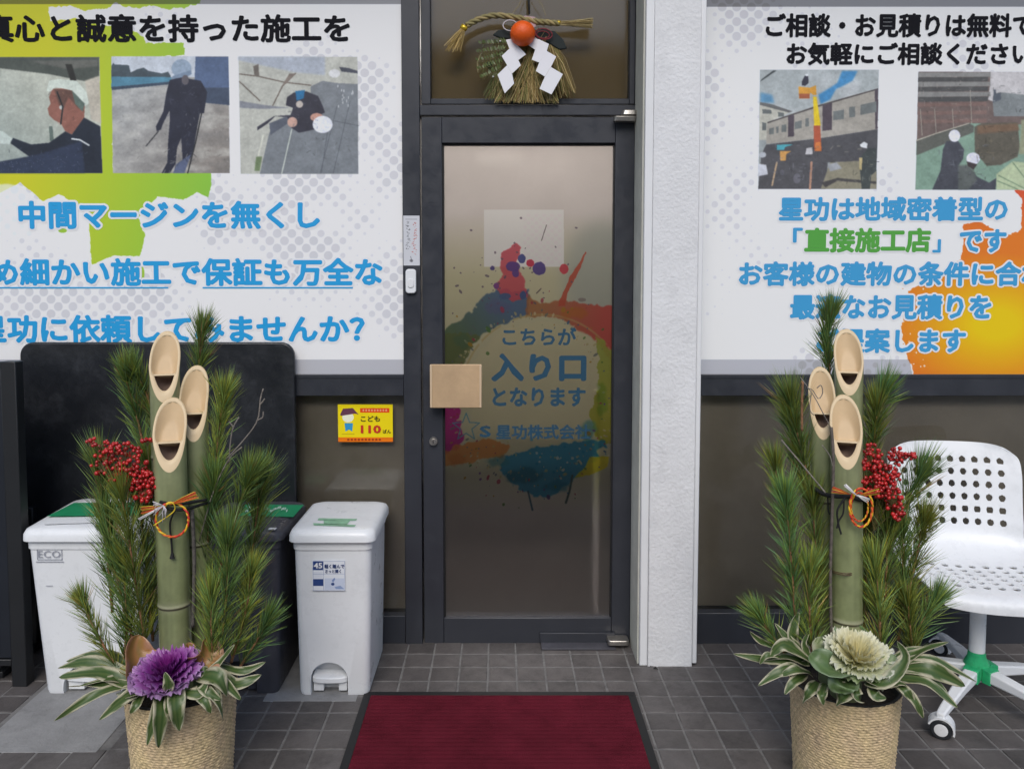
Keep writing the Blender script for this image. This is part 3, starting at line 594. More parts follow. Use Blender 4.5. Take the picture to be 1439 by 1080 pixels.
rp_ = thing('window_poster', (X(1250, PYp), PYp, Z(260, PYp)), 'large poster right of the pillar with an orange splash, crane photograph and green slogan', 'poster', 'printed posters covering the shop windows')
p = Paint(980, -40, 1525, 525.5, PYp, 740, (226, 229, 238))
dots(p, 33)
z3 = lambda l: [(980+x/3.135, 260+y/3.135) for x, y in l]
d_ = np.hypot((p.px-1400)/90, (p.py-455)/60); OG = np.clip(1.25-d_*.75, 0, 1)[..., None]; OGc = np.array((222, 190, 8.))*OG+np.array((216, 118, 34.))*(1-OG)
OGc = OGc*(1-np.clip((330-p.py)/60, 0, 1)[..., None])+np.array((208, 84, 50.))*np.clip((330-p.py)/60, 0, 1)[..., None]
p.P([(1530, 270), (1436, 266), (1424, 268), (1436, 278), (1436, 322), (1420, 330), (1372, 312), (1354, 316), (1354, 340), (1350, 365), (1300, 398), (1276, 408), (1270, 440), (1264, 462), (1276, 500), (1284, 530), (1530, 530)], OGc, .8, 1, warp=4, ws=9)
for i in range(50): p.E(rs.uniform(1262, 1300), rs.uniform(395, 520), rs.uniform(.5, 1.5), rs.uniform(.5, 1.5), rs.choice([(236, 226, 214), (220, 140, 70)]), .4, .8)
# photograph 4: crane truck beside a long building
q = lambda l: [(1060+x/6, 90+y/6) for x, y in l]
p.P(q([(50, 50), (1048, 50), (1030, 1052), (32, 1052)]), (150, 158, 160), .6)
n_ = vnoise(p.px, p.py, 40, 12); mk = p.mask(q([(50, 50), (1048, 50), (1045, 480), (40, 480)])); p.put(mk, (166, 174, 176), .6); p.put(mk*np.clip(n_*3, 0, 1), (206, 210, 214), 1.5, .9)
p.P(q([(740, 60), (870, 60), (830, 140), (740, 190), (690, 210), (640, 300), (560, 340), (540, 260), (640, 200), (700, 160)]), (64, 132, 184), 2, .95); p.P(q([(50, 240), (150, 260), (170, 330), (50, 330)]), (96, 146, 182), 3)
p.P(q([(50, 150), (190, 55), (160, 55), (60, 130)]), (70, 76, 78), .7)
p.P(q([(45, 325), (320, 400), (120, 490), (110, 640), (40, 640)]), (186, 186, 176), .7); p.P(q([(45, 320), (150, 340), (325, 400), (290, 410), (45, 345)]), (104, 106, 106), .6)
for r_ in ((68, 380, 145, 420), (200, 405, 250, 445), (66, 490, 100, 560)): p.P(q([(r_[0], r_[1]), (r_[2], r_[1]+8), (r_[2], r_[3]), (r_[0], r_[3])]), (106, 112, 112), .5)
p.P(q([(110, 490), (540, 345), (1045, 205), (1040, 550), (560, 625), (100, 675)]), (164, 160, 152), .6); p.P(q([(110, 490), (540, 348), (1045, 205), (1045, 216), (540, 362), (110, 502)]), (84, 80, 80), .5)
for a_ in ([(575, 350), (655, 325), (655, 555), (575, 565)], [(285, 440), (335, 425), (335, 610), (285, 615)], [(1015, 215), (1045, 208), (1040, 545), (1020, 550)]): p.P(q(a_), (84, 76, 84), .6)
for a_ in ([(665, 400), (755, 385), (755, 465), (665, 475)], [(800, 365), (850, 358), (850, 445), (800, 452)], [(895, 345), (1030, 315), (1030, 405), (895, 430)], [(340, 490), (400, 475), (400, 540), (340, 550)], [(430, 460), (460, 455), (460, 525), (430, 530)], [(230, 515), (270, 508), (270, 570), (230, 575)], [(125, 545), (165, 535), (165, 590), (125, 595)], [(185, 530), (205, 526), (205, 580), (185, 584)]): p.P(q(a_), (112, 118, 118), .5)
p.P(q([(100, 680), (560, 625), (1040, 550), (1032, 820), (620, 830), (600, 1052), (32, 1052), (60, 760)]), (84, 84, 88), .8); p.P(q([(640, 830), (900, 815), (1032, 900), (1030, 1052), (560, 1052)]), (140, 136, 118), 1); p.P(q([(560, 1000), (700, 960), (1028, 990), (1028, 1010), (700, 985), (600, 1040)]), (74, 72, 72), 1)
p.P(q([(32, 840), (100, 850), (115, 930), (36, 945)]), (196, 200, 210), .8); p.E(1060+70/6, 90+765/6, 5, 4, (180, 186, 194))
p.P(q([(190, 680), (330, 678), (260, 700), (250, 725), (190, 725)]), (86, 170, 184), .7); p.P(q([(215, 735), (310, 735), (270, 760), (265, 815), (220, 815)]), (206, 156, 92), .7)
p.P(q([(495, 275), (525, 275), (560, 520), (505, 520)]), (226, 196, 44), .6); p.P(q([(500, 520), (555, 520), (568, 735), (505, 735)]), (168, 86, 62), .6); p.P(q([(515, 660), (560, 655), (566, 735), (510, 735)]), (206, 124, 70), .7)
p.P(q([(372, 190), (470, 200), (520, 180), (525, 260), (500, 265), (470, 240), (465, 290), (378, 290)]), (206, 150, 62), .7); p.P(q([(378, 250), (468, 250), (465, 292), (380, 290)]), (156, 90, 62), .6); p.P(q([(400, 150), (425, 100), (455, 105), (458, 160), (430, 185), (400, 180)]), (54, 54, 66), .6); p.E(1060+442/6, 90+93/6, 2.2, 1.6, (220, 224, 230))
p.E(1060+360/6, 90+965/6, 5, 7, (104, 104, 112)); p.E(1060+235/6, 90+915/6, 3, 4, (98, 98, 106)); p.Ln(q([(190, 830), (150, 1020)]), 2.4, (186, 160, 130)); p.Ln(q([(482, 830), (470, 1050)]), 3, (180, 140, 120)); p.P(q([(440, 710), (490, 700), (492, 760), (430, 762)]), (196, 196, 200), .8)
p.P(q([(620, 850), (690, 825), (740, 880), (640, 905)]), (160, 164, 170), 1.2); p.P(q([(905, 770), (960, 710), (1030, 710), (1030, 900), (985, 940), (975, 1052), (905, 1052), (890, 880)]), (70, 76, 76), .8); p.P(q([(885, 790), (912, 790), (905, 895), (885, 890)]), (192, 176, 130), .6); p.P(q([(888, 680), (925, 655), (955, 670), (950, 712), (900, 700)]), (222, 226, 230), .6)
# photograph 5: two workers on a roof
q = lambda l: [(1280+x/6, 90+y/6) for x, y in l]
p.P(q([(65, 65), (1480, 65), (1480, 1058), (38, 1058)]), (196, 194, 196), .6)
p.P(q([(65, 65), (670, 68), (665, 190), (650, 300), (700, 320), (960, 330), (1480, 330), (1480, 560), (540, 600), (50, 640)]), (112, 98, 94), .8)
for i, yy in enumerate((70, 150, 235)): p.P(q([(62, yy), (670, yy), (672, yy+38), (60, yy+44)]), (138, 138, 136), .6); p.P(q([(62, yy+44), (650, yy+40), (650, yy+78), (60, yy+84)]), (84, 84, 84), .7)
for yy in (330, 400, 470): p.P(q([(58, yy), (640, yy-10), (640, yy+22), (56, yy+30)]), (126, 104, 98), 1)
p.P(q([(690, 330), (700, 250), (780, 240), (960, 260), (1480, 250), (1480, 440), (700, 440)]), (128, 134, 136), .8); p.P(q([(700, 215), (715, 215), (720, 250), (760, 240), (760, 300), (690, 330)]), (92, 98, 108), .8)
for xx in (80, 200, 350, 500): p.Ln(q([(xx, 380 if xx < 500 else 220), (xx+15, 600 if xx < 400 else 520)]), 1, (164, 160, 150))
p.P(q([(48, 640), (200, 590), (490, 500), (1480, 520), (1480, 1058), (38, 1058)]), (128, 156, 140), .8); p.P(q([(48, 640), (490, 500), (530, 520), (530, 575), (48, 770)]), (96, 98, 92), .8); p.Ln(q([(48, 645), (200, 590), (490, 500)]), 1.2, (190, 184, 170))
p.P(q([(535, 530), (600, 500), (900, 490), (920, 700), (900, 780), (760, 850), (640, 860), (540, 740)]), (96, 92, 82), 1); p.P(q([(560, 520), (900, 500), (920, 560), (560, 590)]), (124, 98, 78), 2, .8); p.P(q([(930, 470), (1480, 480), (1480, 760), (910, 760), (930, 560)]), (146, 150, 124), 1.5)
p.P(q([(720, 930), (860, 820), (1480, 880), (1480, 1058), (720, 1058)]), (178, 192, 158), 1.2)
for l_ in ([(740, 940), (960, 1050)], [(860, 830), (960, 960)], [(730, 985), (900, 1055)]): p.Ln(q(l_), 1.6, (120, 142, 116))
p.P(q([(300, 650), (400, 650), (450, 720), (440, 800), (400, 860), (480, 860), (560, 950), (660, 1000), (720, 960), (715, 1058), (180, 1058), (250, 900), (270, 720)]), (74, 76, 84), .9); p.P(q([(400, 850), (520, 850), (560, 980), (480, 1058), (400, 1058)]), (98, 104, 100), 2, .8)
p.E(1280+368/6, 90+605/6, 8, 8.5, (222, 224, 240)); p.E(1280+525/6, 90+798/6, 9.5, 8.5, (222, 224, 240)); p.P(q([(470, 820), (560, 845), (530, 890), (480, 860)]), (70, 62, 62), .7)
for (x0, x1, y0, y1, n_, c) in ((1075, 1160, 200, 255, 60, (130, 130, 140)), (1165, 1225, 200, 255, 30, (150, 148, 132)), (1208, 1230, 212, 255, 16, (110, 116, 112)), (1292, 1390, 105, 175, 70, (160, 152, 146)), (1318, 1400, 200, 262, 50, (112, 116, 124)), (1372, 1430, 175, 225, 40, (126, 118, 98)), (1395, 1439, 120, 160, 26, (160, 166, 168))):
    for i in range(n_):
        x, y = rf.uniform(x0, x1), rf.uniform(y0, y1); a = rf.choice([0, 0, 1.57, rf.uniform(0, 3.1)]); l = rf.uniform(1.5, 7); p.Ln([(x, y), (x+l*math.cos(a), y+l*math.sin(a))], rf.uniform(.6, 1.4), c if rf.random() < .55 else tuple(v*.45 for v in c), .6, .5)
g1 = vnoise(p.px, p.py, 3.2, 63, 3); g2 = vnoise(p.px, p.py, 14, 64, 4)
for qd in ([(1068.5, 98.5), (1234.5, 98.5), (1231.5, 265), (1065.5, 265)], [(1291, 101), (1530, 101), (1530, 266), (1286.5, 266)]):
    mk = p.mask(qd); p.put(mk, np.clip(blur(p.a, .9)*(1+.15*g1+.13*g2)[..., None]+8*g2[..., None], 0, 255), .3, 1)
p.put((p.py > 505).astype(float)*(1-p.mask([(1276, 490), (1540, 490), (1540, 540), (1284, 540)])), p.a*.76+6, .5); p.put((p.py < 10).astype(float), p.a*.52+12, .5)
p.sheet('printed_sheet', print_mat('right_poster_print', p.image('right_poster_image', GAIN)), rp_)
B2 = M['text_blue2']
write('ご相談・お見積りは無料です', 1076, 19, 1484, 53, PYp, M['text_black'], rp_, .038)
write('お気軽にご相談ください', 1105, 60, 1450, 92, PYp, M['text_black'], rp_, .038)
write('星功は地域密着型の', 1094, 276, 1416, 311, PYp, B2, rp_, .042, **OW)
write('「', 1114, 320, 1128, 341, PYp, B2, rp_, .042, **OW); write('直接施工店', 1130, 320, 1308, 355, PYp, M['text_green'], rp_, .044, **OW); write('」', 1310, 336, 1322, 355, PYp, B2, rp_, .042, **OW)
write('です', 1348, 322, 1414, 355, PYp, B2, rp_, .042, **OW)
write('お客様の建物の条件に合わせ', 1038, 367, 1506, 402, PYp, B2, rp_, .042, **OW)
write('最適なお見積りを', 1110, 413, 1393, 449, PYp, B2, rp_, .042, **OW)
write('ご提案します', 1147, 461, 1357, 496, PYp, B2, rp_, .042, **OW)

# ------------------------------------------------------------------ small things on the front
SY = .034
sg = thing('sticker_sign', (X(513, SY), SY, Z(594, SY)), 'small yellow sign reading こども110ばん stuck on the lower left window pane', 'sign')
p = Paint(475, 568, 552, 620.5, SY, 1500, (246, 216, 10))
p.P([(470, 614), (560, 614), (560, 625), (470, 625)], (236, 120, 10), .3); p.P([(506, 573), (547, 573), (547, 579.5), (506, 579.5)], (226, 74, 20), .3)
for i in range(9): p.E(510.5+i*4, 576.2, 1.2, 1.6, (250, 190, 150), .3, .8)
for i in range(10): p.E(489.5+i*4.9, 617.3, 1.7, 1.3, (130, 24, 10), .3, .9)
# plain stand-in figure: a cap and a blue suit
p.P([(480, 609), (498, 609), (498, 610), (480, 610)], (150, 120, 10), .3, .6)
p.E(489, 586, 8, 7, (250, 240, 214), .5); p.P([(484, 594), (496, 594), (495, 606), (490.5, 603), (485.5, 606)], (54, 150, 200), .5); p.P([(478, 582), (482, 574), (496, 573), (500, 578), (504, 582), (498, 581), (479, 584)], (104, 60, 80), .4)
p.sheet('sign_plate', print_mat('yellow_sign_print', p.image('yellow_sign_image', 1.0)), sg)
write('こども', 507, 584, 534, 592, SY, M['text_black'], sg, .02); write('110', 507, 597, 535.5, 608.5, SY, mat('red_print', (.55, .03, .01), .5), sg, .04); write('ばん', 538, 603, 549.5, 608.5, SY, M['text_black'], sg, .015)
nl = thing('notice_label', (X(578, -.001), -.001, Z(338)), 'narrow white notice strip with vertical handwriting above the door bell', 'label')
p = Paint(566.8, 303, 589.8, 373, -.0012, 1500, (206, 208, 214))
for (x, c, seed) in ((573.5, (60, 60, 64), 1), (582.5, (186, 70, 60), 2)):
    r_ = random.Random(seed)
    for i in range(9 if seed == 1 else 10):
        y = 313+i*4.6
        for j in range(4): xa = x+r_.uniform(-2, 2); ya = y+r_.uniform(-1.6, 1.6); p.Ln([(xa, ya), (xa+r_.uniform(-2.4, 2.4), ya+r_.uniform(-1.8, 1.8))], .6, c, .3, .8)
p.Ln([(570, 308), (586, 308)], .6, (100, 100, 104)); p.E(578, 366, 2.5, 2, (110, 110, 116), .4, .8); p.Ln([(577, 360), (579, 368)], .7, (90, 90, 96))
p.sheet('label_sheet', print_mat('notice_print', p.image('notice_image', 1.0)), nl)
db = thing('door_bell', (X(577), 0, Z(395)), 'white oblong door bell button on the left jamb', 'doorbell')
a = at(577, 395, -.02); mb = MB(); hw, hh, r_ = .0195, .045, .012
def rrect(cx, cz, hw, hh, r, Y, n=6):
    out = []
    for k_, (sx, sz) in enumerate(((1, 1), (-1, 1), (-1, -1), (1, -1))):
        for j in range(n+1):
            t_ = math.pi/2*(k_+j/n); out.append(Vector((cx+sx*(hw-r)+r*math.cos(t_), Y, cz+sz*(hh-r)+r*math.sin(t_))))
    return out
mb.poly(rrect(a.x, a.z, hw, hh, r_, -.016), .0155); mb.build('housing', M['white_plastic'], db, bevel=.003, seg=3)
mb = MB(); mb.poly(rrect(a.x, a.z-.008, .011, .016, .009, -.019), .0028); mb.build('button', M['trim'], db, bevel=.0012)

# ================================================================== THINGS
# red ribbed mat with its rubber edge
mt = thing('door_mat', ((mat_x0+mat_x1)/2, mat_y1, 0), 'dark red ribbed mat with a black rubber edge lying before the door', 'mat')
e_ = .026
for a in ((mat_x0, mat_x1, mat_y1-e_, mat_y1), (mat_x0, mat_x1, mat_y0, mat_y0+e_), (mat_x0, mat_x0+e_, mat_y0+e_, mat_y1-e_), (mat_x1-e_, mat_x1, mat_y0+e_, mat_y1-e_)):
    MB().box(*a, .0036, .0075).build('rubber_edge', M['seal'], mt, bevel=.0012, seg=1)
M['carpet'] = mat('red_carpet', (.150, .014, .028), .95, spec=.1, grime=.35, var=.28, vscale=6, bump=1.5, bscale=600)
mb = MB(); n_ = 420; vs = []; fs = []
xa, xb, ya, yb = mat_x0+e_, mat_x1-e_, mat_y0+e_, mat_y1-e_
for i in range(n_+1):
    y = ya+(yb-ya)*i/n_; z = .0078+.0016*(.5+.5*math.cos(2*math.pi*(y-ya)/.0205))
    for j in range(25): x = xa+(xb-xa)*j/24; vs.append((x, y, z+.0004*noise.noise((x*30, y*60, 0))))
fs = [(i*25+j, i*25+j+1, (i+1)*25+j+1, (i+1)*25+j) for i in range(n_) for j in range(24)]
mb.add(vs, fs); mb.build('ribbed_carpet', M['carpet'], mt, sm=True)

# ---- pedal bins
def boolean(o, cutter_mb):
    c = cutter_mb.build('cutter', M['seal'], None, W[o.name]); m = o.modifiers.new('b', 'BOOLEAN'); m.object = c; m.operation = 'DIFFERENCE'; m.solver = 'EXACT'
    c.location = W[o.name]; o_par = o.parent; bpy.context.view_layer.update()
    me = bpy.data.meshes.new_from_object(o.evaluated_get(bpy.context.evaluated_depsgraph_get())); o.modifiers.clear(); old = o.data; o.data = me
    bpy.data.objects.remove(c); smooth(me, 32)
def arch(cx, hw, z1, y0, y1):
    pts = [(cx-hw, -.01), (cx+hw, -.01)]+[(cx+hw*math.cos(math.pi*i/16), z1-hw*.95+hw*.95*math.sin(math.pi*i/16)) for i in range(17)]
    n = len(pts); mb = MB(); mb.add([(x, y0, z) for x, z in pts]+[(x, y1, z) for x, z in pts], [tuple(range(n)), tuple(range(n, 2*n))[::-1]]+[(i, n+i, n+(i+1) % n, (i+1) % n) for i in range(n)]); return mb
def bin_(label, xL, xR, pyb, ylid_front_px, yback, m, grp='pedal bins in a row left of the door', lidx=None, archspec=None, slope=0.0, tl=0.0):
    """xL, xR: lower front corners in photograph pixels on the floor line pyb"""
    a, b = onz(xL, pyb), onz(xR, pyb); yf = a.y; x0, x1 = a.x, b.x
    th = thing('pedal_bin', ((x0+x1)/2, yf, .0035), label, 'bin', grp)
    H = .530; z0 = .0037
    o = MB().loft([(z0, x0+.004, x1-.004, yf+.004, yback-.022, .022), (z0+.012, x0, x1, yf, yback-.018, .026), (.30, x0-.006-tl*.6, x1+.006, yf-.002, yback-.01, .026), (.50, x0-.010-tl, x1+.010, yf-.004, yback-.006, .026),
                   (.503, x0-.014-tl, x1+.014, yf-.008, yback-.004, .028), (H, x0-.015-tl, x1+.015, yf-.009, yback-.004, .028)]).build('bin_body', M[m], th, ang=32)
    if archspec:
        cx, hw, za = archspec; boolean(o, arch(cx, hw, za, yf-.05, yf+.055))
        MB().box(cx-hw+.001, cx+hw-.001, yf+.056, yf+.058, z0+.005, za+.01).build('recess_panel', M[m], th)
        pz = .072; mb = MB(); n = 14
        top = [(cx-hw*.93, yf+.05), (cx+hw*.93, yf+.05)]+[(cx+hw*.93*math.cos(math.pi*i/n), yf+.012-.012*math.sin(math.pi*i/n)) for i in range(n+1)]
        k2 = len(top); mb.add([(x, y, pz-.008*(yf+.05-y)/.04) for x, y in top]+[(x, y, pz-.024-.004*(yf+.05-y)/.04) for x, y in top], [tuple(range(k2)), tuple(range(k2, 2*k2))[::-1]]+[(i, k2+i, k2+(i+1) % k2, (i+1) % k2) for i in range(k2)])
        mb.build('pedal', M[m], th, bevel=.003); MB().box(cx-hw*.9, cx-hw*.35, yf+.015, yf+.04, .012, pz-.026).build('pedal_arm', M[m], th, bevel=.002); MB().box(cx+hw*.45, cx+hw*.9, yf+.015, yf+.04, .012, pz-.026).build('pedal_arm', M[m], th, bevel=.002)
    lx0, lx1 = (x0-.026-tl, x1+.026) if lidx is None else lidx
    ly0, ly1 = yf-.022, yback+.002; rise = lambda base: (lambda x, y: base+slope*(y-ly0)/(ly1-ly0))
    lid = MB().loft([(.531, lx0+.006, lx1-.006, ly0+.006, ly1-.004, .03), (.5325, lx0, lx1, ly0, ly1, .034), (rise(.553), lx0+.001, lx1-.001, ly0+.001, ly1-.001, .034), (rise(.566), lx0+.007, lx1-.007, ly0+.007, ly1-.007, .036),
                     (rise(.5715), lx0+.020, lx1-.020, ly0+.020, ly1-.018, .04), (rise(.5735), lx0+.05, lx1-.05, ly0+.05, ly1-.05, .03)]).build('bin_lid', M[m], th, ang=70)
    return th, x0, x1, yf, (lx0, lx1, ly0, ly1)
sticker = mat('green_sticker', (.02, .28, .12), .35, var=.12, vscale=30); pale_green = mat('faded_green_film', (.26, .50, .33), .4, var=.3, vscale=60); smear = mat('pale_worn_print', (.45, .62, .52), .5)
th, x0, x1, yf, lr = bin_('white pedal bin with a blue 45 label, nearest the door', 420, 519, 978, 750, -.035, 'white_plastic', archspec=((onz(463, 978).x), .0625, .118))
mb = MB()
for pts in ([(448, 727.5), (502, 728.5), (500, 731), (446, 730.5)], [(440, 734.5), (500, 737), (498, 739.5), (441, 737.5)], [(455, 730), (492, 731), (487, 737), (455, 736)]):
    mb.add([onz(x, y, .5752) for x, y in pts], [(0, 1, 2, 3)])
mb.build('torn_sticker', pale_green, th)
p = Paint(439, 787, 485, 829.5, yf-.0085, 1600, (214, 218, 226)); NB = (44, 66, 120)
p.P([(439.5, 788), (454, 788), (454, 800.5), (439.5, 800.5)], NB, .25); p.P([(440, 813), (454.5, 813), (454.5, 822.5), (440, 822.5)], NB, .25)
for x in (440, 454.5, 484): p.Ln([(x, 788), (x, 829)], .5, (120, 134, 170), .2, .8)
for y in (788, 806, 829): p.Ln([(440, y), (484, y)], .5, (130, 144, 176), .2, .7)
for i in range(7): p.Ln([(441, 803+i*1.3), (453, 803+i*1.3)], .4, (150, 160, 188), .2, .7)
p.P([(456, 812), (484, 812), (484, 828), (456, 828)], (190, 198, 216), .6); p.E(467.5, 820, 2.4, 2, NB, .4); p.P([(466, 815), (470, 811), (471, 813), (468, 818)], (120, 140, 180), .4); p.P([(470, 824), (478, 822), (484, 827), (472, 827)], (120, 140, 180), .4, .8)
lab = p.sheet('bin_label', print_mat('bin_label_print', p.image('bin_label_image', 1.15)), th)
IN = mat('navy_ink', (.02, .045, .16), .5)
write('45', 441, 790, 453, 798, yf-.0088, M['text_white'], th, .03); write('軽く踏んで', 456, 792, 484, 798, yf-.0088, IN, th, .03); write('さっと開く', 457, 799.5, 479.5, 804.5, yf-.0088, IN, th, .03)

th, x0, x1, yf, lr = bin_('charcoal pedal bin with a green strip on its lid, between the two white bins', 286, 391, 976, 757, -.035, 'grey_plastic', archspec=(onz(335, 976).x, .062, .118))
mb = MB(); mb.add([onz(x, y, .5752) for x, y in ((334, 724), (412, 726), (427, 709), (345, 708))], [(0, 1, 2, 3)]); mb.build('green_strip', sticker, th)
mb = MB(); r_ = random.Random(2)
for i in range(26):
    px = 344+i*2.3; py = 711+r_.uniform(0, 5); q_ = [onz(px, py+3, .5757), onz(px+1.6, py+3.4, .5757), onz(px+3.2, py, .5757), onz(px+1.6, py-.5, .5757)]
    mb.add(q_, [(0, 1, 2, 3)])
mb.build('worn_print', smear, th)
a = onz(383, 742, .5755); MB().box(a.x-.012, a.x+.012, a.y-.01, a.y+.006, .5742, .5762).build('white_tag', M['trim'], th)

bxl, bxr = onz(30, 746, .566).x, onz(30, 746, .566).x+.40
th, x0, x1, yf, lr = bin_('white pedal bin marked ECO with a green strip on its lid, leftmost bin', 63, 196, 976, 748, -.035, 'white_plastic', archspec=(onz(130, 976).x, .098, .115), slope=.012, tl=.030)
mb = MB(); mb.add([onz(x, y, .5752+.008) for x, y in ((66, 725), (214, 723), (226, 705), (104, 706))], [(0, 1, 2, 3)]); mb.build('green_strip', sticker, th)
mb = MB(); mb.add([onz(x, y, .5790) for x, y in ((62, 736.5), (150, 733.5), (150, 732), (62, 735))], [(0, 1, 2, 3)]); mb.build('lid_ridge', M['trim'], th)
GI = mat('grey_ink', (.30, .31, .36), .5)
write('ECO', 54, 773, 85, 783, yf-.0066, GI, th, .0)
mb = MB(); YY = yf-.0075
for (xa, ya, xb, yb) in ((52, 771, 87, 771.7), (52, 785.5, 87, 786.2), (52, 771, 52.8, 786), (86.3, 771, 87, 786), (50, 788.6, 89, 789.4)): mb.box(X(xa, YY, 780), X(xb, YY, 780), YY, YY+.001, Z(yb, YY), Z(ya, YY))
mb.build('logo_frame', GI, th); mb = MB(); mb.box(X(64, YY, 820), X(74, YY, 820), YY, YY+.001, Z(823, YY), Z(822.4, YY)); mb.build('small_print', GI, th)

# ---- folded table leaning against the window, and the rack at the picture's left edge
ft = thing('folded_table', (X(220, -.03), -.03, 0), 'large black table top with rounded corners standing on edge behind the bins', 'table')
a, b = X(27.5, -.032, 500), X(413, -.032, 500); zt = Z(481, -.032); zc = (zt+.004)/2
mb = MB(); mb.poly(rrect((a+b)/2, zc, (b-a)/2, (zt-.004)/2, .05, -.032, 8), .024); mb.build('table_top', M['board'], ft, bevel=.006, seg=3)
for xx in (a+.015,): MB().box(xx, xx+.03, -.27, -.034, .004, .028).build('leg', M['black'], ft, bevel=.004); 
MB().box(a+.015, a+.045, -.062, -.034, .03, .55).build('leg', M['black'], ft, bevel=.004)
a = onz(21, 966); b = onz(38, 966); YR = a.y
rk = thing('black_rack', (a.x-.2, YR, 0), 'black panelled rack on legs, cut by the left edge of the photo', 'rack')
MB().box(a.x-.01, b.x, YR, YR+.045, .003, Z(508, YR)).build('leg', M['black'], rk, bevel=.003); MB().box(a.x-.75, a.x-.70, YR, YR+.045, .003, Z(508, YR)).build('leg', M['black'], rk, bevel=.003)
MB().box(a.x-.698, a.x-.012, YR+.008, YR+.035, Z(926, YR), Z(518, YR)).build('panel', mat('navy_black_panel', (.012, .015, .022), .4, var=.2), rk, bevel=.003)
MB().box(a.x-.698, a.x-.012, YR+.002, YR+.04, Z(517.5, YR), Z(509, YR)).build('top_rail', M['black'], rk, bevel=.002); MB().box(a.x-.698, a.x-.012, YR+.003, YR+.04, Z(936, YR), Z(927, YR)).build('bottom_rail', M['black'], rk, bevel=.002)
MB().box(a.x-.06, a.x-.055, YR+.002, YR+.008, Z(920, YR), Z(640, YR)).build('trim_line', M['seal'], rk)

# ---- swivel chair
P1, P2 = onz(1322, 1036), onz(1322, 920); c_ = (P1-P2).length; RA = c_/1.902; dvec = (P2-P1).normalized(); Hb = (P1+P2)/2+Vector((dvec.y, -dvec.x, 0))*RA*math.cos(R(72))
CX, CY = Hb.x, Hb.y
chair = thing('swivel_chair', (CX, CY, 0), 'white perforated plastic swivel chair with green tape round its hub', 'chair')
base_ang = math.atan2(P1.y-CY, P1.x-CX)
for i in range(5):
    an = base_ang+i*R(72); dx, dy = math.cos(an), math.sin(an); nx, ny = -dy, dx; RL = RA
    mb = MB(); vs = []
    for r_, hw, z0, z1 in ((.03, .021, .085, .125), (RL*.5, .019, .083, .112), (RL-.02, .014, .068, .090), (RL+.015, .012, .064, .082)):
        for s_, z in ((-1, z0), (1, z0), (1, z1), (-1, z1)): vs.append((CX+dx*r_+nx*hw*s_, CY+dy*r_+ny*hw*s_, z))
    mb.add(vs, [(j*4+k_, j*4+(k_+1) % 4, (j+1)*4+(k_+1) % 4, (j+1)*4+k_) for j in range(3) for k_ in range(4)]+[(3, 2, 1, 0), (12, 13, 14, 15)])
    mb.build('base_arm', M['white_plastic'], chair, bevel=.005, seg=2)
    wx, wy = CX+dx*RL, CY+dy*RL; ra = random.Random(i).uniform(0, 3) if i else R(60); wdx, wdy = math.cos(ra), math.sin(ra)
    cs = thing('caster', (wx, wy, .03), None, None, parent=chair)
    for s_ in (-1, 1):
        m2 = MB(); vs = []; n = 20; ax = Vector((wdx, wdy, 0)); up = Vector((0, 0, 1)); sd = ax.cross(up)
        for off_, rr_ in ((.006, .020), (.006, .029), (.010, .0305), (.018, .0305), (.021, .027), (.0205, .018), (.0205, .0005)):
            for k_ in range(n): t_ = 2*math.pi*k_/n; vs.append(Vector((wx, wy, .0335))+ax*off_*s_+sd*rr_*math.cos(t_)+up*rr_*math.sin(t_))
        m2.add(vs, [(j*n+k_, j*n+(k_+1) % n, (j+1)*n+(k_+1) % n, (j+1)*n+k_) for j in range(6) for k_ in range(n)]); m2.build('wheel', M['dark_plastic'], cs, ang=35)
        m2 = MB(); vs = []
        for off_, rr_ in ((.0206, .0005), (.0222, .017), (.0215, .019), (.0205, .019)):
            for k_ in range(n): t_ = 2*math.pi*k_/n; vs.append(Vector((wx, wy, .0335))+ax*off_*s_+sd*rr_*math.cos(t_)+up*rr_*math.sin(t_))
        m2.add(vs, [(j*n+k_, j*n+(k_+1) % n, (j+1)*n+(k_+1) % n, (j+1)*n+k_) for j in range(3) for k_ in range(n)]); m2.build('wheel_cap', M['trim'], cs, ang=35)
    m2 = MB(); vs = []; n = 12      # hood over the twin wheels
    for s_ in (-1, 1):
        for rr_ in (.033, .038):
            for k_ in range(n+1): t_ = R(-15)+R(175)*k_/n; vs.append(Vector((wx, wy, .0335))+ax*.0235*s_+sd*rr_*math.cos(t_)+up*rr_*math.sin(t_))
    m = n+1; fs = []
    for k_ in range(n): fs += [(m+k_, m+k_+1, 3*m+k_+1, 3*m+k_), (k_, k_+1, m+k_+1, m+k_), (2*m+k_, 3*m+k_, 3*m+k_+1, 2*m+k_+1), (k_, 2*m+k_, 2*m+k_+1, k_+1)]
    fs += [(0, m, 3*m, 2*m), (n, 2*m+n, 3*m+n, m+n)]
    m2.add(vs, fs); m2.build('hood', M['white_plastic'], cs, ang=40)
MB().lathe([(.001, .075), (.030, .075), (.036, .085), (.036, .128), (.030, .142), (.001, .142)], CX, CY, 24).build('hub', M['white_plastic'], chair, ang=40)
tape = mat('green_tape', (.03, .42, .17), .3, var=.25, vscale=40)
MB().lathe([(.0255, .168), (.0270, .160), (.0278, .150), (.0385, .128), (.0395, .108), (.0385, .088), (.037, .084)], CX, CY, 20).build('green_tape', tape, chair, sm=True)
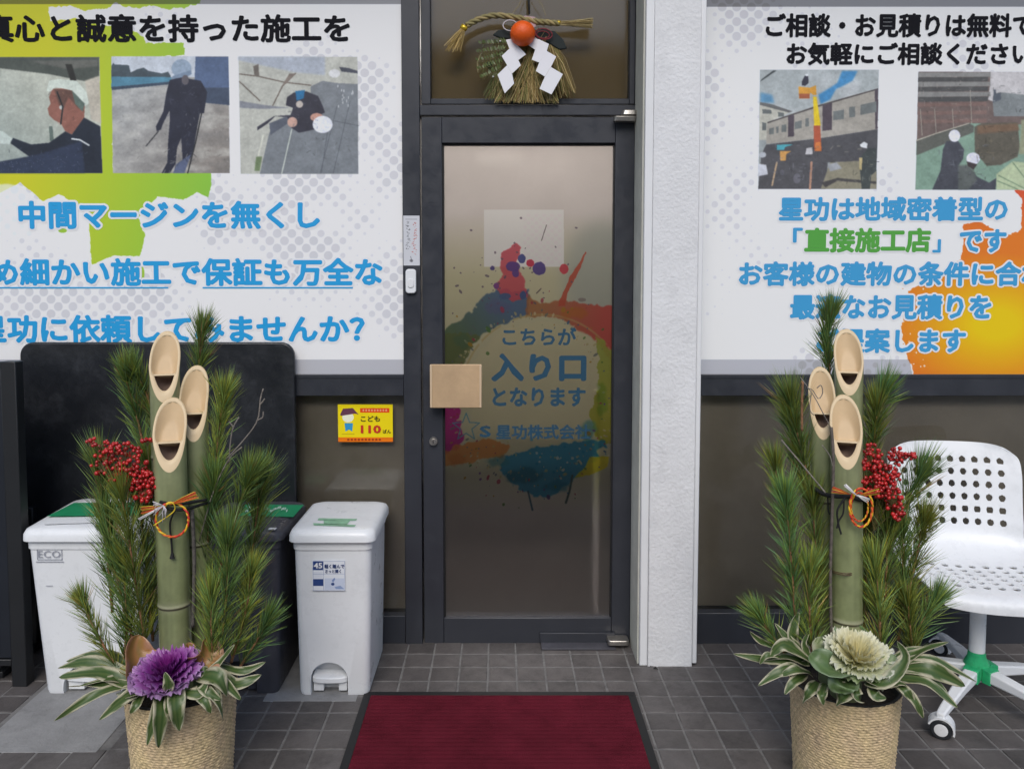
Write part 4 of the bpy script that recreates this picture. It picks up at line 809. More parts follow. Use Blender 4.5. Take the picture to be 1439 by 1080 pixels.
for i in (1, 2, 0):
    an = base_ang+i*R(72); dx, dy = math.cos(an), math.sin(an)
    MB().loft([(.0815, -.001, .001, -.001, .001, .0005)]*2, n=1)
    mb = MB(); vs = []
    for r_ in (.034, .062):
        for s_, z in ((-1, .080), (1, .080), (1, .1275-.1*(r_-.03)), (-1, .1275-.1*(r_-.03))): vs.append((CX+dx*r_-dy*.0228*s_, CY+dy*r_+dx*.0228*s_, z))
    mb.add(vs, [(k_, (k_+1) % 4, 4+(k_+1) % 4, 4+k_) for k_ in range(4)]+[(3, 2, 1, 0), (4, 5, 6, 7)]); mb.build('green_tape', tape, chair, bevel=.002)
MB().lathe([(.024, .143), (.024, .385), (.001, .386)], CX, CY, 24).build('column', M['white_plastic'], chair, ang=40)
MB().lathe([(.019, .386), (.019, .40), (.05, .402), (.05, .418), (.001, .419)], CX, CY, 20).build('gas_lift', M['dark_plastic'], chair, ang=40)
fwd = Vector((-.16, -.987, 0)).normalized(); sde = Vector((-fwd.y, fwd.x, 0))*1.0
MB().tube([Vector((CX, CY, .408))+fwd*.02, Vector((CX, CY, .408))-sde*.19, Vector((CX, CY, .40))-sde*.23], .004, 6).build('height_lever', M['trim'], chair, sm=True)
prof = [(.235, .385), (.232, .415), (.20, .432), (.13, .436), (.0, .428), (-.10, .430), (-.165, .448), (-.205, .49), (-.225, .55), (-.245, .63), (-.265, .71), (-.285, .775), (-.298, .812)]
def cr(ps, t):
    n = len(ps)-1; t = max(0, min(.99999, t))*n; i = int(t); f = t-i
    p0, p1, p2, p3 = ps[max(i-1, 0)], ps[i], ps[i+1], ps[min(i+2, n)]
    return [.5*(2*b+(c-a)*f+(2*a-5*b+4*c-d)*f*f+(-a+3*b-3*c+d)*f**3) for a, b, c, d in zip(p0, p1, p2, p3)]
ws = [.195, .215, .228, .235, .238, .232, .222, .215, .215, .218, .222, .218, .195]
cumul = [0]
for i in range(1, 241):
    a, b = cr(prof, (i-1)/240), cr(prof, i/240); cumul.append(cumul[-1]+math.hypot(a[0]-b[0], a[1]-b[1]))
def shell(u, v):
    # u in -1..1 across, v in 0..1 by length from the front lip to the top
    L_ = v*cumul[-1]; i = int(np.searchsorted(cumul, L_)); t = min(i/240, 1); f, z = cr(prof, t); hw = cr([(a,) for a in ws], t)[0]
    # rounded outline at both ends
    if v > .9: hw *= math.sqrt(max(0, 1-((v-.9)/.1)**4*.16))
    if v < .08: hw *= math.sqrt(max(0, 1-((.08-v)/.08)**2*.10))
    b_ = min(1, max(0, (t-.45)/.2)); e = abs(u)**2.4
    f += .030*e*b_ - .006*(1-b_)*e; z += .016*e*(1-b_)+(.0 if b_ < 1 else -.018*abs(u)**6*max(0, (v-.85)/.15))
    return Vector((CX, CY, 0))+fwd*f+sde*(u*hw)+Vector((0, 0, z))
NU, NV = 11, 19; mb = MB(); key = {}
def sv(u, v):
    k_ = (round(u, 5), round(v, 5))
    if k_ not in key: key[k_] = len(mb.v); mb.v.append(tuple(shell(u, v)))
    return key[k_]
for i in range(NU):
    for j in range(NV):
        u0, u1, v0, v1 = -1+2*i/NU, -1+2*(i+1)/NU, j/NV, (j+1)/NV
        bd_ = [(k_/4, 0) for k_ in range(4)]+[(1, k_/4) for k_ in range(4)]+[(1-k_/4, 1) for k_ in range(4)]+[(0, 1-k_/4) for k_ in range(4)]
        B = [sv(u0+(u1-u0)*a, v0+(v1-v0)*b) for a, b in bd_]
        hole = (1 <= i <= 9) and (12 <= j <= 17 or (2 <= j <= 7))
        rr_ = .275 if hole else .25; H_ = []
        for a, b in bd_:
            an = math.atan2(b-.5, a-.5); H_.append(sv(u0+(u1-u0)*(.5+rr_*math.cos(an)), v0+(v1-v0)*(.5+rr_*math.sin(an))))
        for k_ in range(16): mb.f.append((B[k_], B[(k_+1) % 16], H_[(k_+1) % 16], H_[k_]))
        if not hole: mb.f.append(tuple(H_))
so_ = mb.build('perforated_shell', M['white_plastic'], chair, sm=True)
m_ = so_.modifiers.new('thickness', 'SOLIDIFY'); m_.thickness = .005; m_.offset = 0; bpy.context.view_layer.update()
me = bpy.data.meshes.new_from_object(so_.evaluated_get(bpy.context.evaluated_depsgraph_get())); so_.modifiers.clear(); so_.data = me; smooth(me, 38)

# ---- shimenawa wreath on the transom
SW = -.02
def S(px, py, dy=0): return at(px, py, SW+dy)
sh = thing('new_year_wreath', S(742, 70), 'straw new year wreath with an orange and white zigzag papers on the transom window', 'wreath')
M['straw'] = mat('rice_straw', vcol=True, rough=.65)
def straw(n, fa, fb, name, rad=.0011, cols=((.42, .30, .12), (.30, .22, .08), (.24, .24, .08), (.55, .42, .2)), sag=0, parent=sh, seed=1, **k):
    r_ = random.Random(seed); mb = MB()
    for i in range(n):
        a, b = fa(r_), fb(r_); mid = (a+b)/2+Vector((r_.uniform(-.004, .004), r_.uniform(-.004, .004), sag*r_.random())); c = r_.choice(cols); f = r_.uniform(.6, 1.15)
        mb.tube([a, mid, b], rad*r_.uniform(.7, 1.3), 4, False, tuple(v*f for v in c))
    return mb.build(name, M['straw'], parent, kind='stuff', **k)
def rope(pts, rad, name, n=60, tw=9, cols=((.26, .22, .09), (.36, .28, .12))):
    for s_ in range(3):
        mb = MB(); ps = []
        for i in range(n):
            t = i/(n-1); c = Vector(cr([tuple(p_) for p_ in pts], t)); a = t*tw*math.pi*2/3*1.5+s_*2.094
            d = (Vector(cr([tuple(p_) for p_ in pts], min(1, t+.01)))-c); d = d.normalized() if d.length > 1e-6 else Vector((1, 0, 0)); q1 = d.cross(Vector((0, 1, 0))).normalized(); q2 = d.cross(q1)
            ps.append(c+(q1*math.cos(a)+q2*math.sin(a))*rad*.55)
        mb.tube(ps, rad*.55, 7, True, cols[s_ % 2]); mb.build(name, M['straw'], sh, sm=True)
rope([S(656, 36), S(672, 28), S(695, 22), S(725, 25), S(750, 30), S(770, 32), S(786, 33)], .0105, 'rope')
straw(70, lambda r: S(652+r.uniform(-2, 2), 39+r.uniform(-2, 2), r.uniform(-.004, .004)), lambda r: S(r.uniform(624, 648), 70+r.uniform(-12, 4), r.uniform(-.012, .01)), 'tassel', .0009, cols=((.55, .38, .12), (.42, .30, .10), (.62, .46, .2)), seed=2)
straw(80, lambda r: S(786, 33+r.uniform(-3, 3), r.uniform(-.004, .004)), lambda r: S(832+r.uniform(-3, 2), 33+r.uniform(-8, 7), r.uniform(-.012, .01)), 'tassel', .0009, cols=((.52, .40, .18), (.42, .32, .14), (.6, .5, .26)), seed=3)
gold = mat('gold_tie', (.75, .52, .05), .25, metal=.6)
MB().tube([S(648, 36.5), S(652, 39), S(656, 41.5)], [.009, .0105, .009], 10).build('gold_tie', gold, sh, sm=True)
MB().tube([S(783, 31.5), S(787, 33)], .0095, 10).build('gold_tie', gold, sh, sm=True)
# ring of straw, fringe, loose stems
straw(210, lambda r: S(742+r.uniform(-26, 26), 46+r.uniform(-6, 26), r.uniform(-.003, .022)), lambda r: S(742+r.uniform(-48, 44), 146-r.uniform(0, 5), r.uniform(-.004, .016)), 'straw_fringe', .0012, seed=4)
straw(46, lambda r: S(774+r.uniform(-6, 8), 56+r.uniform(-4, 10), .01), lambda r: S(790+r.uniform(-6, 20), 138-r.uniform(0, 14), r.uniform(-.004, .016)), 'loose_straw', .0011, sag=.03, seed=5)
straw(30, lambda r: S(702+r.uniform(-8, 8), 100+r.uniform(-10, 10), .01), lambda r: S(690+r.uniform(-12, 12), 142-r.uniform(0, 14), r.uniform(-.004, .016)), 'loose_straw', .0010, cols=((.16, .20, .06), (.3, .24, .1)), seed=6)
# green fern sprays left
mb = MB(); r_ = random.Random(9)
for i in range(5):
    a = S(712-i*2, 62+i*9, -.004); b = S(676+r_.uniform(-4, 6), 62+i*12, -.012)
    for j in range(11):
        t = j/10; c = a.lerp(b, t); 
        for s_ in (-1, 1):
            e = c+Vector((-.010+r_.uniform(-.004, .004), r_.uniform(-.008, .004), s_*.024*(1-.5*t))); w_ = .0028
            g_ = r_.uniform(.7, 1.3); cc = (.13*g_, .17*g_, .055*g_)
            mb.add([c, c.lerp(e, .5)+Vector((w_, 0, w_)), e, c.lerp(e, .5)-Vector((w_, 0, w_))], [(0, 1, 2, 3)], cc)
    mb.tube([a, (a+b)/2, b], .0012, 4, False, (.2, .16, .07))
mb.build('fern_spray', M['leaf'], sh)
# dark padded bow behind the orange
for pts in ([(736, 44), (716, 40), (700, 42), (692, 49), (704, 54), (724, 55), (736, 54)], [(746, 46), (764, 40), (780, 44), (792, 56), (797, 68), (786, 70), (770, 60), (752, 58)]):
    mb = MB(); mb.poly([S(x, y, .004) for x, y in pts], .012); mb.build('dark_bow', mat('dark_cloth', (.022, .028, .028), .9), sh, bevel=.004)
MB().ball(S(688, 92, .004), .013, 10, 7).build('dark_pine_cone', M['seal'], sh, sm=True)
mb = MB(); mb.poly([S(x, y, -.004) for x, y in ((729, 26), (738, 22), (752, 24), (753, 38), (746, 40), (730, 34))], .004); mb.build('pink_paper', mat('pale_pink_paper', (.5, .33, .34), .7), sh, bevel=.001)
org = mat('orange_peel', (.80, .105, .004), .42, bump=.5, bscale=260)
o_ = S(734.5, 47.5, -.03); MB().ball(o_, .0455, 28, 18, .97).build('orange', org, sh, sm=True)
def loop(cx, cy, rx, ry, dy, r, m, name, parent, S_=None, n=28, rot=0, a0=0, a1=2*math.pi):
    S_ = S_ or S; ps = []
    for i in range(n+1):
        a = a0+(a1-a0)*i/n; x, y = rx*math.cos(a), ry*math.sin(a); ps.append(S_(cx+x*math.cos(rot)-y*math.sin(rot), cy+x*math.sin(rot)+y*math.cos(rot), dy))
    return MB().tube(ps, r, 6).build(name, m, parent, sm=True)
wc = mat('white_cord', (.62, .58, .60), .6); rc = mat('dark_red_cord', (.20, .012, .022), .6)
loop(717, 36, 10, 7.5, -.008, .0021, wc, 'white_cord_loop', sh); loop(764, 48, 12, 7.5, -.008, .0022, rc, 'red_cord_loop', sh, rot=.15); loop(763, 49, 9, 5, -.009, .0018, rc, 'red_cord_loop', sh, rot=.1)
MB().tube([S(745, 48, -.012), S(754, 55, -.014), S(760, 60, -.01)], .0018, 5).build('white_cord', wc, sh, sm=True)
MB().tube([S(720, 20, .0), S(729, 8, .004), S(738, -12, .01)], .0016, 5).build('hanging_string', M['straw'], sh); MB().tube([S(767, 22, .0), S(762, 8, .004), S(748, -12, .01)], .0016, 5).build('hanging_string', M['straw'], sh)
for o in sh.children:
    if o.name.startswith('hanging_string'): o.data.materials[0] = mat('jute_string', (.3, .24, .12), .8)
MB().tube([S(743, -14, .012), S(743, 2, .012), S(744, 20, .004)], [.007, .0045, .003], 8).build('hook', M['seal'], sh, sm=True)
pap = mat('white_paper', (.80, .80, .84), .7)
z8 = lambda l, d: [S(640+x/6.852, y/6.852, d) for x, y in l]
for i, (l, d) in enumerate((([(485, 385), (550, 372), (600, 440), (680, 525), (605, 580), (560, 470), (520, 470)], -.022), ([(520, 470), (570, 468), (605, 578), (630, 630), (545, 710), (497, 628), (445, 540)], -.026), ([(497, 630), (545, 712), (565, 805), (475, 900), (405, 720)], -.030),
             ([(745, 370), (800, 380), (775, 485), (700, 435)], -.019), ([(800, 378), (900, 425), (880, 492), (805, 603), (735, 575), (768, 480)], -.022), ([(880, 492), (970, 545), (920, 645), (860, 738), (775, 685), (808, 600)], -.026), ([(920, 647), (1035, 715), (925, 910), (810, 855), (862, 738)], -.030))):
    mb = MB(); mb.poly(z8(l, d), .0008); o = mb.build('zigzag_paper', pap, sh)
for x, y in ((703, 58), (693, 108)): MB().ball(S(x, y, -.016), .0034, 8, 5).build('pearl', wc, sh, sm=True)
MB().tube([S(676, 76, .0), S(671, 88, 0), S(672, 102, 0)], .003, 6).build('dry_leaf', mat('dry_leaf', (.3, .25, .12), .7), sh)

# ---- kadomatsu
YK = CAM_D*-1+2.15
def K(px, py, dy=0): return at(px, py, YK+dy)
def spline(pts, n):
    q = [tuple(p_) for p_ in pts]; return [Vector(cr(q, i/(n-1))) for i in range(n)]
def pine(par, pts, seed, ln=.100, dens=900, bright=1.0, rad=.0042, t0=.03, bud=False, tip=1.0):
    r_ = random.Random(seed); P_ = [K(*q) for q in pts]; sp = spline(P_, 14); L_ = sum((sp[i+1]-sp[i]).length for i in range(13))
    ln *= r_.uniform(.84, 1.14); hue_ = r_.uniform(.8, 1.25); lean = Vector((r_.uniform(-.12, .12), r_.uniform(-.1, .1), .12)); clump = [r_.uniform(.25, 1) for _ in range(24)]
    mb = MB(); mb.tube(sp, [rad*(1-.5*i/13) for i in range(14)], 6); br = mb.build('pine_branch', M['bark'], par, sm=True)
    nb = MB(); N_ = int(dens*L_*1.6)+95
    V, F, C = [], [], []
    for i in range(N_):
        tipn = i < 95*tip
        t = r_.uniform(.93, 1) if tipn else t0+(1-t0)*r_.random()**.9
        if not tipn and r_.random() > clump[int(t*23)]: continue
        c = Vector(cr([tuple(q) for q in sp], t)); c2 = Vector(cr([tuple(q) for q in sp], min(1, t+.03))); c1 = Vector(cr([tuple(q) for q in sp], max(0, t-.03)))
        T = (c2-c1).normalized(); q1 = T.cross(Vector((.3, 1, .1))).normalized(); q2 = T.cross(q1)
        a = r_.uniform(0, 2*math.pi); rd = q1*math.cos(a)+q2*math.sin(a)
        A = R(r_.triangular(3, 42, 14) if tipn else r_.triangular(10, 58, 28))
        d = T*math.cos(A)+rd*math.sin(A)+lean; l = ln*r_.choice((r_.uniform(.55, .9), r_.uniform(.85, 1.2)))
        brn = r_.random() < .025
        for fas in range(2):
            d2 = (d+Vector((r_.gauss(0, .06), r_.gauss(0, .06), r_.gauss(0, .06)))).normalized()
            bend = T*.10*l+Vector((0, 0, -r_.uniform(0, .16)*l)); m_ = c+d2*l*.55+bend*.35; e_ = c+d2*l+bend
            wv = d2.cross(Vector((r_.uniform(-1, 1), r_.uniform(-1, 1), r_.uniform(-1, 1)))).normalized()*.0009
            n0 = len(V); V += [c-wv*.7, c+wv*.7, m_+wv, m_-wv, e_]; F += [(n0, n0+1, n0+2, n0+3), (n0+3, n0+2, n0+4)]
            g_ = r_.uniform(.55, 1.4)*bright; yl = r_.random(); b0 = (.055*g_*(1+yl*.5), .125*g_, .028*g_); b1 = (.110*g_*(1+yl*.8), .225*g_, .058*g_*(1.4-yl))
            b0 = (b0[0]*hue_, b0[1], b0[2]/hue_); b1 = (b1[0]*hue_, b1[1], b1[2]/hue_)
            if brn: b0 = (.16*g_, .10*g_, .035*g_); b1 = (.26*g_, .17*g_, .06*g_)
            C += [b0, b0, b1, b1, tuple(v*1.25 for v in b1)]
    nb.v = [tuple(q) for q in V]; nb.f = F; nb.c = C
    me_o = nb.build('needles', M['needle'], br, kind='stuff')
    if bud:
        MB().tube([sp[-1], sp[-1]+(sp[-1]-sp[-3]).normalized()*.022], [.0055, .002], 7).build('bud', mat('pale_bud', (.5, .36, .28), .7), br, sm=True)
M['cut'] = mat('cut_bamboo', (.62, .44, .245), .5, var=.07, vscale=14); M['cutrim'] = mat('bamboo_rim', (.69, .53, .32), .5, var=.05); M['hollow'] = mat('bamboo_hollow', (.42, .30, .23), .9, var=.2)
M['bamboo'] = mat('green_bamboo', rough=.33, vcol=True, var=.16, vscale=22, coat=.15)
def bamboo(par, tip, low, mid, foot, Rb, dy, nodes, sept=.65, hue=1.0):
    """tip, low: top and bottom of the slanted cut; mid, foot: points further down the axis (pixels)"""
    zt, zl = K(*tip, dy+Rb).z, K(*low, dy-Rb).z; pa = K(*mid, dy); pf = K(*foot, dy); p0 = K((tip[0]+low[0])/2, (tip[1]+low[1])/2, dy)
    axis = [(p_.z, p_.x) for p_ in (pf, pa, p0)]; axis.append((zt, K(tip[0], tip[1], dy).x)); axis.sort()
    def ax(z): return float(np.interp(z, [q[0] for q in axis], [q[1] for q in axis]))
    zf = .262; n = 40; nodes = [K(foot[0], q_, dy).z for q_ in nodes]; zc = (zt+zl)/2; hf = (zt-zl)/2
    def cut(t):  # t = -1 at the front .. 1 at the back
        return zc+hf*(t if t > 0 else t*(1-.0)) + (hf*.16*(1-t*t))
    mb = MB(); zs = sorted([zf+(zl-.006-zf)*i/44 for i in range(45)]+[q+d_ for q in nodes for d_ in (-.009, -.0065, -.003, -.0005, .002, .006)]); nz = len(zs); vs = []; cs = []
    ph_ = math.atan2(pf.x, pf.y+CAM_D)*.85; cp_, sp_ = math.cos(ph_), math.sin(ph_)
    def rot_(x, y): return x*cp_+y*sp_, -x*sp_+y*cp_
    zsp = zt-(zt-zl)*sept
    def rin(a):
        z = cut(-math.cos(a)*.8); s_ = max(0, min(1, (zsp+.003-z)/.006)); return Rb*(.84*(1-s_)+.74*s_)
    def colr(z, th_):
        g_ = .92+.28*noise.noise((th_*1.2, z*3, seedb))+.14*noise.noise((th_*9, z*2.5, seedb+4))+.10*noise.noise((th_*5, z*40, seedb+9)); dn = min([abs(z-q) for q in nodes]+[9]); pale = max(0, 1-dn/.012)
        top = max(0, min(1, (z-zl+.10)/.12))*.2; base = Vector((.235*hue, .265, .125))*g_
        if -.0075 < min([z-q for q in nodes], key=abs, default=9) < -.001: return (.07, .065, .04)
        return tuple(base.lerp(Vector((.38, .37, .25)), max(pale*.75, top)))
    seedb = tip[0]*.1
    for z in zs:
        bl = 1+.045*max(0, 1-min([abs(z-q) for q in nodes]+[9])/.006)
        for k_ in range(n): a = 2*math.pi*k_/n; x_, y_ = rot_(Rb*bl*math.sin(a), -Rb*bl*math.cos(a)); vs.append((ax(z)+x_, pf.y+y_, z)); cs.append(colr(z, a))
    for s_ in range(1, 9):
        for k_ in range(n):
            a = 2*math.pi*k_/n; zz = zl-.006+(cut(-math.cos(a))-(zl-.006))*s_/8; x_, y_ = rot_(Rb*math.sin(a), -Rb*math.cos(a)); vs.append((ax(zz)+x_, pf.y+y_, zz)); cs.append(colr(min(zz, zl), a))
    m = nz+8; mb.add(vs, [(i*n+k_, i*n+(k_+1) % n, (i+1)*n+(k_+1) % n, (i+1)*n+k_) for i in range(m-1) for k_ in range(n)], cs)
    culm = mb.build('bamboo', M['bamboo'], par, sm=True)
    ri = Rb*.84; mb = MB(); vs = []; n = 96
    for q_, dz in ((1, .0), (.93, .0012), (.5, .0016), (.05, .0008), (0, -.0006)):
        for k_ in range(n): a = 2*math.pi*k_/n; rr_ = rin(a)+(Rb-rin(a))*q_; zz = cut(-math.cos(a)*rr_/Rb)+dz; x_, y_ = rot_(rr_*math.sin(a), -rr_*math.cos(a)); vs.append((ax(zz)+x_, pf.y+y_, zz))
    mb.add(vs, [(i*n+k_, i*n+(k_+1) % n, (i+1)*n+(k_+1) % n, (i+1)*n+k_) for i in range(4) for k_ in range(n)]); mb.build('cut_rim', M['cutrim'], culm, sm=True)
    tc = 1; ri = Rb*.84
    for i in range(200):
        t = -1+2*i/199
        if cut(t*.84) >= zsp: tc = t; break
    yc = tc*ri; nx_, ny_ = 18, 16; mb = MB(); vs = []
    for j in range(ny_+1):        # the solid wall above the septum, slightly dished
        y = yc+(ri-yc)*(1-(1-j/ny_)**1.0); hx = math.sqrt(max(0, ri*ri-y*y)); s1 = min(1, (y-yc)/.007); s1 = s1*s1*(3-2*s1)
        for i in range(nx_+1):
            x = hx*(i/nx_*2-1); e = max(0, 1-(x*x+y*y)/(ri*ri)); e = min(1, e*1.6)
            z = cut(y/Rb)-.0006-.030*e*s1; x_, y_ = rot_(x, y); vs.append((ax(z)+x_, pf.y+y_, z))
    mb.add(vs, [(j*(nx_+1)+i, j*(nx_+1)+i+1, (j+1)*(nx_+1)+i+1, (j+1)*(nx_+1)+i) for j in range(ny_) for i in range(nx_)]); mb.build('inner_wall', M['cut'], culm, sm=True)
    rh = Rb*.74; mb = MB(); vs = []
    for j in range(9):
        for k_ in range(n):
            a = 2*math.pi*k_/n; hi = max(zl-.06, min(zsp-.0045, cut(-math.cos(a)*.74)-.0006)); z = hi+(zl-.06-hi)*j/8; x_, y_ = rot_(rh*math.sin(a), -rh*math.cos(a)); vs.append((ax(z)+x_, pf.y+y_, z))
    mb.add(vs, [(i*n+k_, i*n+(k_+1) % n, (i+1)*n+(k_+1) % n, (i+1)*n+k_) for i in range(8) for k_ in range(n)])
    mb.add([(ax(zl-.06)+rh*math.sin(2*math.pi*k_/n), pf.y-rh*math.cos(2*math.pi*k_/n), zl-.06) for k_ in range(n)], [tuple(range(n))]); mb.build('hollow', M['hollow'], culm, sm=True)
    # the septum: a disc cut off by the slanted face
    th0 = math.acos(max(-1, min(1, tc))); pts = [(ri*math.sin(th0-2*th0*i/24), ri*math.cos(th0-2*th0*i/24)) for i in range(25)]
    k2 = len(pts); mb = MB(); pts = [rot_(x, y) for x, y in pts]; mb.add([(ax(zsp)+x, pf.y+y, zsp) for x, y in pts]+[(ax(zsp)+x, pf.y+y-.0015, zsp-.0045) for x, y in pts], [tuple(range(k2)), tuple(range(k2, 2*k2))[::-1]]+[(i, k2+i, k2+(i+1) % k2, (i+1) % k2) for i in range(k2)])
    mb.build('septum', M['cutrim'], culm)
    return culm
def leaf(par, pts, wpx, seed, name='striped_leaf', cols=((.115, .165, .05), (.05, .105, .025), (.58, .54, .38)), tw=None, cup=.25, lab=None):
    r_ = random.Random(seed); P_ = spline([K(*q) for q in pts], 15); Wd = wpx/520; nA = 8; tw = r_.uniform(-.7, .7) if tw is None else tw; V, C = [], []
    ph = r_.uniform(0, 6)
    for i, c in enumerate(P_):
        t = i/14; T = (P_[min(i+1, 14)]-P_[max(i-1, 0)]).normalized(); cam_v = (Vector((0, -CAM_D, CAM_H))-c).normalized(); nrm = (cam_v*.75+Vector((0, 0, .6))).normalized()
        s_ = T.cross(nrm).normalized(); s_ = Matrix.Rotation(tw*(t-.2)*2+.25*math.sin(ph+t*5), 3, T) @ s_; nn = s_.cross(T).normalized()
        wd = Wd*.5*(math.sin(math.pi*min(1, (t*.93+.07)**.8)))**.75 if t < 1 else 0
        for k_ in range(nA+1):
            u = k_/nA*2-1; V.append(c+s_*u*wd+nn*(cup*wd*u*u+.12*wd*math.sin(t*9+ph+u*1.5)))
            au = abs(u); st = .5+.5*math.sin(u*9+ph+.6*math.sin(t*4)); jag = .78+.13*math.sin(t*17+ph)
            base = Vector(cols[0]).lerp(Vector(cols[1]), st); e = 1 if au > jag else max(0, (au-jag+.12)/.12)
            C.append(tuple(base.lerp(Vector(cols[2]), e*r_.uniform(.85, 1))))
    mb = MB(); n = nA+1; mb.v = [tuple(v) for v in V]; mb.c = C; mb.f = [(i*n+k_, i*n+k_+1, (i+1)*n+k_+1, (i+1)*n+k_) for i in range(14) for k_ in range(nA)]
    o = mb.build(name, M['leaf'], par, sm=True); m_ = o.modifiers.new('t', 'SOLIDIFY'); m_.thickness = .0009
    return tag(o, lab)
def kale(par, c, axis, Rk, outer, rings, heart, seed, name='ornamental_kale', label=None):
    """a rosette: a few broad outer leaves, then frilled whorls of leaves one inside the other"""
    A = Vector(axis).normalized(); B = A.cross(Vector((1, 0, 0))).normalized(); D_ = A.cross(B); r_ = random.Random(seed)
    core = MB().ball(c+A*.006, .014, 10, 7).build(name, mat('kale_heart', heart, .6), par); tag(core, label)
    n, cs = outer
    for i in range(n):
        ph = 2*math.pi*i/n+r_.uniform(-.15, .15); Rj = Rk*r_.uniform(.95, 1.12); fz = r_.uniform(0, 6); V, C = [], []; NR, NA = 9, 22
        for a_i in range(NA+1):
            a = a_i/NA*2-1
            for j in range(NR+1):
                r = j/NR; wd = .62*Rj*math.sin(math.pi*min(1, .08+.80*r))**.7; sx = a*wd; rr_ = Rj*r*(1-.10*a*a)
                out_ = B*math.cos(ph)+D_*math.sin(ph); sd_ = -B*math.sin(ph)+D_*math.cos(ph); e_ = max(abs(a), r)**4
                q = c+out_*rr_+sd_*sx+A*(-.012+.30*Rj*r-.10*Rj*r*r+.10*Rj*a*a+e_*.055*Rj*(math.sin(a*8+r*6+fz)+.6*math.sin(a*17-r*13+fz*2)))
                V.append(q); C.append(tuple(Vector(cs[0]).lerp(Vector(cs[1]), r**1.4).lerp(Vector(cs[2]), max(.30*max(0, 1-abs(a)*9), .5*max(0, (max(abs(a), r)-.88)/.12)))))
        mb = MB(); m = NR+1; mb.v = [tuple(v) for v in V]; mb.c = C; mb.f = [(i_*m+j, i_*m+j+1, (i_+1)*m+j+1, (i_+1)*m+j) for i_ in range(NA) for j in range(NR)]
        mb.build('leaf', M['leaf'], core, sm=True)
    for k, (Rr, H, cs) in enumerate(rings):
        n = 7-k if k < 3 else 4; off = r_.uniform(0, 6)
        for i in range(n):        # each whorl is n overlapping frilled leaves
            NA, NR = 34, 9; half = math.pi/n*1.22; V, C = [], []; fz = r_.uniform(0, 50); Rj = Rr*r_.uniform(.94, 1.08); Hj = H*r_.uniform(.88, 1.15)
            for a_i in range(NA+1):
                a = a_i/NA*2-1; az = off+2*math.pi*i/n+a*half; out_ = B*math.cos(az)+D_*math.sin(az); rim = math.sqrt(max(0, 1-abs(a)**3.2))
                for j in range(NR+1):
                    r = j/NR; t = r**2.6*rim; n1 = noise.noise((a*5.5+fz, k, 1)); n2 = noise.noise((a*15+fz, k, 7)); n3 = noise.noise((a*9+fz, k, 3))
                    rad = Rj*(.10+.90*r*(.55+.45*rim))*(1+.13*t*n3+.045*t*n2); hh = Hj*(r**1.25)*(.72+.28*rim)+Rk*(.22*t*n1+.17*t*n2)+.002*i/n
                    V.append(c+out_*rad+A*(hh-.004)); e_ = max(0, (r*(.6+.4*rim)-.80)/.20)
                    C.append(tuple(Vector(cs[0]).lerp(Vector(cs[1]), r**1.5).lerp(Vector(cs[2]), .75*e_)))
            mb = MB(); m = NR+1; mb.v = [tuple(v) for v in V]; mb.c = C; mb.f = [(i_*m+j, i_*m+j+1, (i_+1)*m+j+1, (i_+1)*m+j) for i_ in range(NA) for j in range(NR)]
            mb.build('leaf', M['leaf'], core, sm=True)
def berries(par, clusters, anchor, seed, rb=.0058, dy=-.03):
    r_ = random.Random(seed); mb = MB(); st = MB(); an = K(*anchor)
    for cx, cy, rx, ry, n in clusters:
        c = K(cx, cy+ry*.3, dy); m_ = an.lerp(c, .55)+Vector((0, 0, .012)); st.tube([an, m_, c], [.0018, .0014, .001], 5, False, (.16, .13, .05))
        for i in range(n):
            a, q = r_.uniform(0, 6.283), math.sqrt(r_.random()); p_ = K(cx+rx*q*math.cos(a), cy+ry*q*math.sin(a), dy+r_.uniform(-.022, .022))
            f = r_.uniform(.55, 1.2); mb.ball(p_, rb*r_.uniform(.75, 1.15), 8, 5, 1, (.50*f, .018*f, .018*f)); 
            st.tube([c.lerp(p_, .1)+Vector((0, 0, -.01)), c.lerp(p_, .6), p_], .0006, 3, False, (.20, .15, .06))
    br = st.build('berry_branch', M['vcol'], par, sm=True); M['berry'] = M.get('berry') or mat('red_berry', vcol=True, rough=.22, coat=.3)
    mb.build('berries', M['berry'], br, sm=True, kind='stuff')
